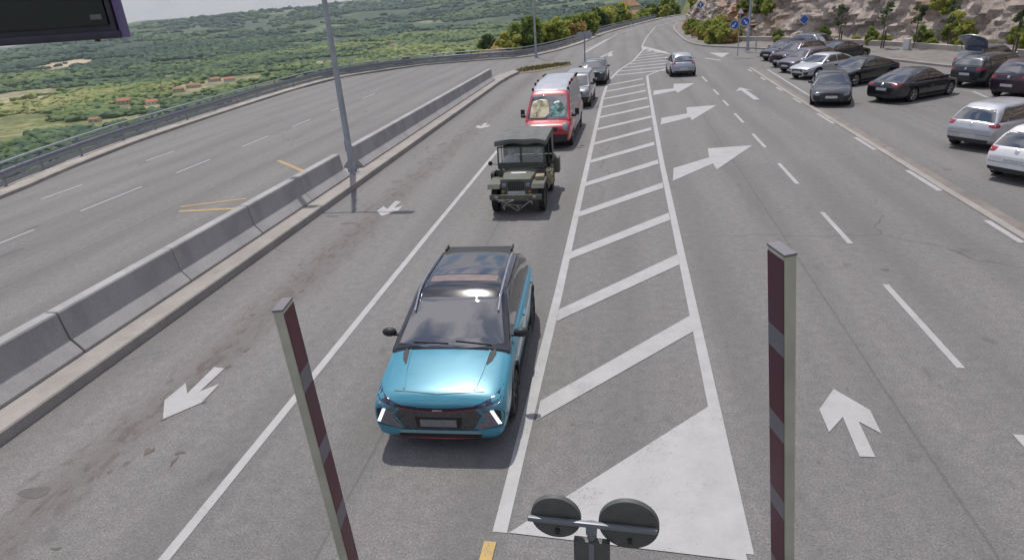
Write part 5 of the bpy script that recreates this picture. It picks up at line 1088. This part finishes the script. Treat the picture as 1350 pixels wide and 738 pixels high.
for s in (-1, 1):
    mb = MB(); mb.tube((1.46, s*.335, .83), (1.51, s*.335, .83), .085, .095, 18); mb.build('headlight', old_, jeep); mb = MB(); mb.ball((1.505, s*.335, .83), .078, (.3, 1, 1)); mb.build('headlight_lens', M['lamp'], jeep)
    mb = MB(); mb.tube((1.49, s*.36, .66), (1.52, s*.36, .66), .035, n=10); mb.build('marker_light', M['orange'], jeep)
    mb = MB(); mb.box((1.17, s*.60, .865), (.80, .34, .025)); mb.box((1.60, s*.60, .82), (.12, .34, .025), rot=Matrix.Rotation(R(48), 4, 'Y')); mb.box((.70, s*.62, .80), (.025, .30, .14)); mb.box((1.17, s*.765, .835), (.80, .015, .08)); mb.build('fender', ol_, jeep, None)
    for x in (1.04, -1.0):
        t = empty_child('wheel', jeep, (x, s*.655, .365)); mb = MB(); mb.lathe([(.215, -.07), (.25, -.085), (.34, -.085), (.358, -.07), (.358, .07), (.34, .085), (.25, .085), (.215, .07)], n=32)
        for k in range(22):
            a = 2*PI*k/22
            for q in (-1, 1): mb.box((.358*math.cos(a+q*.07), q*.045, .358*math.sin(a+q*.07)), (.03, .07, .035), rot=Matrix.Rotation(-a, 4, 'Y'))
        mb.build('tyre', M['rubber'], t, None); mb = MB(); mb.lathe([(0, s*.03), (.08, s*.035), (.10, s*.0), (.18, s*-.01), (.20, s*.05), (.222, s*.06)], n=24)
        for k in range(5): mb.tube((.07*math.cos(k*1.257), s*.02, .07*math.sin(k*1.257)), (.07*math.cos(k*1.257), s*.05, .07*math.sin(k*1.257)), .012, n=6)
        mb.build('rim', ol_, t)
mb = MB(); mb.box((1.70, 0, .56), (.06, 1.42, .15), bev=.015)
for s in (-1, 1): mb.box((1.6, s*.34, .54), (.22, .07, .1)); mb.tube((1.73, s*.34, .50), (1.80, s*.34, .50), .03, n=8)
bmp = mb.build('bumper', ol_, jeep)
rope = mat('pale_rope', (.22, .205, .185), .9, noise=(20, .3)); mb = MB()
pts = [(1.78+.04*math.sin(t*2.1), .44-.9*t/9+.10*math.sin(t*1.7), .48-.20*math.sin(PI*t/9)-.07*math.cos(t*2.6)) for t in np.linspace(0, 9, 36)]; mb.path(pts, .018, 6)
pts = [(1.79+.05*math.cos(t*1.3), -.5+.16*math.sin(t*1.9)+t*.075, .54-.06*math.sin(t*1.1)-.02*t) for t in np.linspace(0, 8, 28)]; mb.path(pts, .014, 6); mb.build('tow_rope', rope, bmp)
for s in (-1, 1): mb = MB(); mb.ball((1.745, s*.52, .565), .055, (.6, 1.2, .8)); mb.build('shackle', rope, bmp)
mb = MB(); mb.box((1.508, 0, .625), (.012, .48, .10), bev=.003); mb.build('number_plate', M['plate'], jeep)
mb = MB(); mb.box((.95, 0, 1.037), (.16, .42, .008), rot=Matrix.Rotation(R(2.0), 4, 'Y')); mb.build('white_marking', M['white'], bon, None)
# windscreen
def ws(x, y, z): return (x-.10*(z-1.02), y, z)
mb = MB()
for a, b in (((.40, -.66, 1.04), (.40, .66, 1.04)), ((.33, -.66, 1.62), (.33, .66, 1.62)), ((.40, -.66, 1.02), (.33, -.66, 1.63)), ((.40, .66, 1.02), (.33, .66, 1.63)), ((.40, 0, 1.04), (.33, 0, 1.62)), ((.385, -.66, 1.17), (.385, .66, 1.17))): mb.tube(a, b, .022, n=8)
mb.box((.395, 0, 1.10), (.02, 1.32, .13)); mb.build('windscreen_frame', old_, jeep, None)
gl = bpy.data.materials.new('clear_glass'); gl.use_nodes = True; t_ = gl.node_tree; b_ = t_.nodes['Principled BSDF']; b_.inputs['Base Color'].default_value = (.75, .82, .80, 1); b_.inputs['Roughness'].default_value = .03; b_.inputs['Alpha'].default_value = .28; b_.inputs['Specular IOR Level'].default_value = .8
for s in (-1, 1): mesh_obj('windscreen_pane', [(.378, s*.03, 1.19), (.378, s*.64, 1.19), (.335, s*.64, 1.60), (.335, s*.03, 1.60)], [(0, 1, 2, 3)], gl, jeep)
# canvas top
v = []; nx, ny = 16, 14
for i in range(nx+1):
    x = .42-i/nx*2.0
    for j in range(ny+1):
        u = j/ny*2-1; bow = abs(math.sin((x-.42)*PI/.66)); v.append((x, u*.72, 1.80-.035*bow*(1-u*u)+.05*(1-u**4)-.0+.008*math.sin(x*9+u*7)))
f = [(i*(ny+1)+j, i*(ny+1)+j+1, (i+1)*(ny+1)+j+1, (i+1)*(ny+1)+j) for i in range(nx) for j in range(ny)]; b0 = len(v)
per = [j for j in range(ny+1)]+[i*(ny+1)+ny for i in range(1, nx+1)]+[nx*(ny+1)+j for j in range(ny-1, -1, -1)]+[i*(ny+1) for i in range(nx-1, 0, -1)]
for k, q in enumerate(per): x, y, z = v[q]; v.append((x+.01*math.sin(k), y*1.012, z-.13-.015*math.sin(k*.9)))
for k in range(len(per)): f.append((per[k], per[(k+1) % len(per)], b0+(k+1) % len(per), b0+k))
top = mesh_obj('canvas_top', v, f, canv, jeep, 50); sm = top.modifiers.new('t', 'SOLIDIFY'); sm.thickness = .012
v = [(-1.59, -.72, 1.76), (-1.59, .72, 1.76), (-1.66, .72, .98), (-1.66, -.72, .98), (-.95, .735, 1.74), (-.98, .76, .98), (-.95, -.735, 1.74), (-.98, -.76, .98)]
rc = mesh_obj('rear_curtain', v, [(0, 1, 2, 3), (1, 4, 5, 2), (6, 0, 3, 7)], canv, jeep); sm = rc.modifiers.new('t', 'SOLIDIFY'); sm.thickness = .01
for x in (-.42, -1.52):
    mb = MB(); mb.path([(x, -.70, .98), (x, -.70, 1.74), (x, .70, 1.74), (x, .70, .98)], .016, 8); mb.build('roof_bow', old_, jeep, None)
for s in (-1, 1):
    mb = MB(); mb.box((-.28, s*.36, .62), (.46, .48, .16), bev=.03); mb.box((-.54, s*.36, .92), (.10, .48, .50), bev=.03, rot=Matrix.Rotation(R(-8), 4, 'Y')); mb.build('seat', canv, jeep)
mb = MB(); C_ = Vector((.12, .36, 1.08)); rt = Matrix.Rotation(R(-38), 3, 'Y')
pts = [C_+rt @ Vector((0, .2*math.cos(t), .2*math.sin(t))) for t in np.linspace(0, 2*PI, 22)]; mb.path(pts, .012, 6); mb.tube(C_, (.42, .36, .85), .02, n=8)
for k in range(3): mb.tube(C_, C_+rt @ Vector((0, .2*math.cos(k*2.09+.5), .2*math.sin(k*2.09+.5))), .008, n=6)
mb.build('steering_wheel', M['black'], jeep, None)
khaki = mat('khaki_canvas', (.28, .245, .17), .9, noise=(8, .3), bump=(20, .5))
mb = MB(); mb.box((.50, .83, .80), (.52, .20, .34), bev=.06); mb.ball((.62, .80, 1.0), .12, (1.4, .8, .7)); kb = mb.build('kit_bag', khaki, jeep); mb = MB(); mb.box((.42, .835, .80), (.04, .215, .36)); mb.box((.60, .835, .80), (.04, .215, .36)); mb.build('strap', old_, kb, None)
mb = MB(); mb.box((1.0, .60, .93), (.34, .24, .12), bev=.04); mb.build('bundle', khaki, jeep); mb = MB(); mb.box((.5, -.80, .82), (.34, .12, .30), bev=.03); mb.build('tool_box', old_, jeep)
mb = MB(); mb.box((-1.3, .86, .72), (.34, .16, .46), bev=.03); mb.build('jerrycan', ol_, jeep); mb = MB(); mb.tube((.1, -.80, .55), (-1.2, -.80, .60), .018, n=8); mb.build('shovel_handle', khaki, jeep)
for s in (-1, 1):
    mb = MB(); mb.tube((.40, s*.68, 1.15), (.46, s*.86, 1.18), .01, n=6); mb.tube((.45, s*.88, 1.20), (.465, s*.88, 1.20), .065, n=16); mb.build('mirror', M['black'], jeep)

# ---- people
def person(loc, hd, shirt, trous, hairm, label, driver, parent=None, sunglasses=True):
    J = {'pel': (0, 0, .02, .155), 'sp': (-.03, 0, .22, .135), 'ch': (-.02, 0, .40, .165), 'nk': (.0, 0, .545, .058), 'hd0': (.015, 0, .62, .075), 'hd1': (.025, 0, .70, .095), 'hd2': (.015, 0, .78, .082)}
    E_ = [('pel', 'sp'), ('sp', 'ch'), ('ch', 'nk'), ('nk', 'hd0'), ('hd0', 'hd1'), ('hd1', 'hd2')]
    for s, n_ in ((1, 'l'), (-1, 'r')):
        hand = (.37, s*.17, .40) if driver else (.30, s*.08, .10); el = (.15, s*.30, .20) if driver else (.02, s*.27, .12)
        J.update({'sh'+n_: (-.01, s*.19, .46, .068), 'el'+n_: (*el, .045), 'wr'+n_: (*hand, .030), 'hn'+n_: (hand[0]+.07, hand[1]-s*.02, hand[2]+.01, .034), 'hp'+n_: (.06, s*.10, .0, .095), 'kn'+n_: (.46, s*.13, .06, .066), 'an'+n_: (.56, s*.12, -.12, .042), 'ft'+n_: (.66, s*.12, -.14, .038)})
        E_ += [('ch', 'sh'+n_), ('sh'+n_, 'el'+n_), ('el'+n_, 'wr'+n_), ('wr'+n_, 'hn'+n_), ('pel', 'hp'+n_), ('hp'+n_, 'kn'+n_), ('kn'+n_, 'an'+n_), ('an'+n_, 'ft'+n_)]
    ks = list(J); me = bpy.data.meshes.new('person'); me.from_pydata([J[k][:3] for k in ks], [(ks.index(a), ks.index(b)) for a, b in E_], []); o = link(bpy.data.objects.new('person', me))
    sk = o.modifiers.new('k', 'SKIN'); 
    for i, k in enumerate(ks): d = me.skin_vertices[0].data[i]; d.radius = (J[k][3], J[k][3]*(.85 if k in ('sp', 'ch') else 1)); d.use_root = (k == 'pel')
    sb = o.modifiers.new('s', 'SUBSURF'); sb.levels = 2; sb.render_levels = 2; cut_apply(o, None)
    skin = mat('skin', (.42, .24, .17), .55, noise=(8, .1)); m = o.data; m.materials.clear(); [m.materials.append(q) for q in (skin, shirt, trous, M['black'])]
    hands = [Vector(J['wr'+n_][:3]) for n_ in 'lr']; hips = .08
    for p in m.polygons:
        c = p.center; i = 1
        if c.z > .56 or min((c-h).length for h in hands) < .10 and c.x > .25: i = 0
        elif c.x > .10 and c.z < .17 and abs(c.y) < .22 and (driver or c.z < .12): i = 2
        elif c.z < .06: i = 2
        if c.x > .52 and c.z < -.08: i = 3
        p.material_index = i
    # fingers, nose, ears, brow grow from the same body mesh
    bm = bmesh.new(); bm.from_mesh(m); mb = MB(); mb.bm.free(); mb.bm = bm; mb.mi = 0
    for s, n_ in ((1, 'l'), (-1, 'r')):
        h = Vector(J['hn'+n_][:3])
        for k in range(4):
            a = h+Vector((.015, (k-1.5)*.021, .008)); b = a+Vector((.045-.006*abs(k-1.2), 0, .004)); c = b+Vector((.012, 0, -.035)); mb.tube(a, b, .0095, .009, 6); mb.tube(b, c, .009, .007, 6)
        a = h+Vector((-.03, -s*.028, .01)); mb.tube(a, a+Vector((.035, -s*.03, .01)), .011, .009, 6)
        mb.ball((.005, s*.088, .70), .024, (.7, .4, 1.1), 1)
    mb.tube((.105, 0, .715), (.132, 0, .685), .010, .017, 6); mb.ball((.108, 0, .655), .022, (.4, 1.1, .35), 1)
    bm.to_mesh(m); bm.free(); m.shade_smooth()
    hm = MB(); hm.ball((-.008, 0, .745), .112, (1.0, .93, .88), 3); bmesh.ops.delete(hm.bm, geom=[v for v in hm.bm.verts if v.co.z < .735 and v.co.x > .0 or v.co.z < .68], context='VERTS'); hm.build('hair', hairm, o, 60)
    gm_ = MB(); [gm_.ball((.108, s*.036, .715), .020, (.5, 1.15, .8), 2) for s in (-1, 1)]; gm_.tube((.116, -.03, .72), (.116, .03, .72), .004, n=6); gm_.build('sunglasses' if sunglasses else 'eyes', M['black'], o)
    o.location = loc; o.rotation_euler = (0, 0, hd); tag(o, label, 'person'); return o
def jp(x, y, z): c = jeep.matrix_world if False else Matrix.Translation(jeep.location) @ Matrix.Rotation(jeep.rotation_euler.z, 4, 'Z') @ Matrix.Diagonal((1.04, 1.04, 1.05, 1)); return c @ Vector((x, y, z))
person(jp(-.27, .36, .73), R(-91), mat('brown_shirt', (.10, .07, .055), .9, noise=(10, .2)), mat('dark_trousers', (.03, .032, .04), .9, noise=(10, .2)), mat('dark_hair', (.02, .015, .012), .8, noise=(30, .3)), 'driver of the jeep in a brown shirt, hands on the wheel', True)
person(jp(-.27, -.38, .73), R(-91), mat('lilac_white_shirt', (.52, .47, .56), .9, noise=(10, .15)), mat('grey_trousers', (.08, .08, .09), .9, noise=(10, .2)), mat('brown_hair', (.07, .045, .03), .8, noise=(30, .3)), 'jeep passenger in a pale lilac shirt, hands in the lap', False)
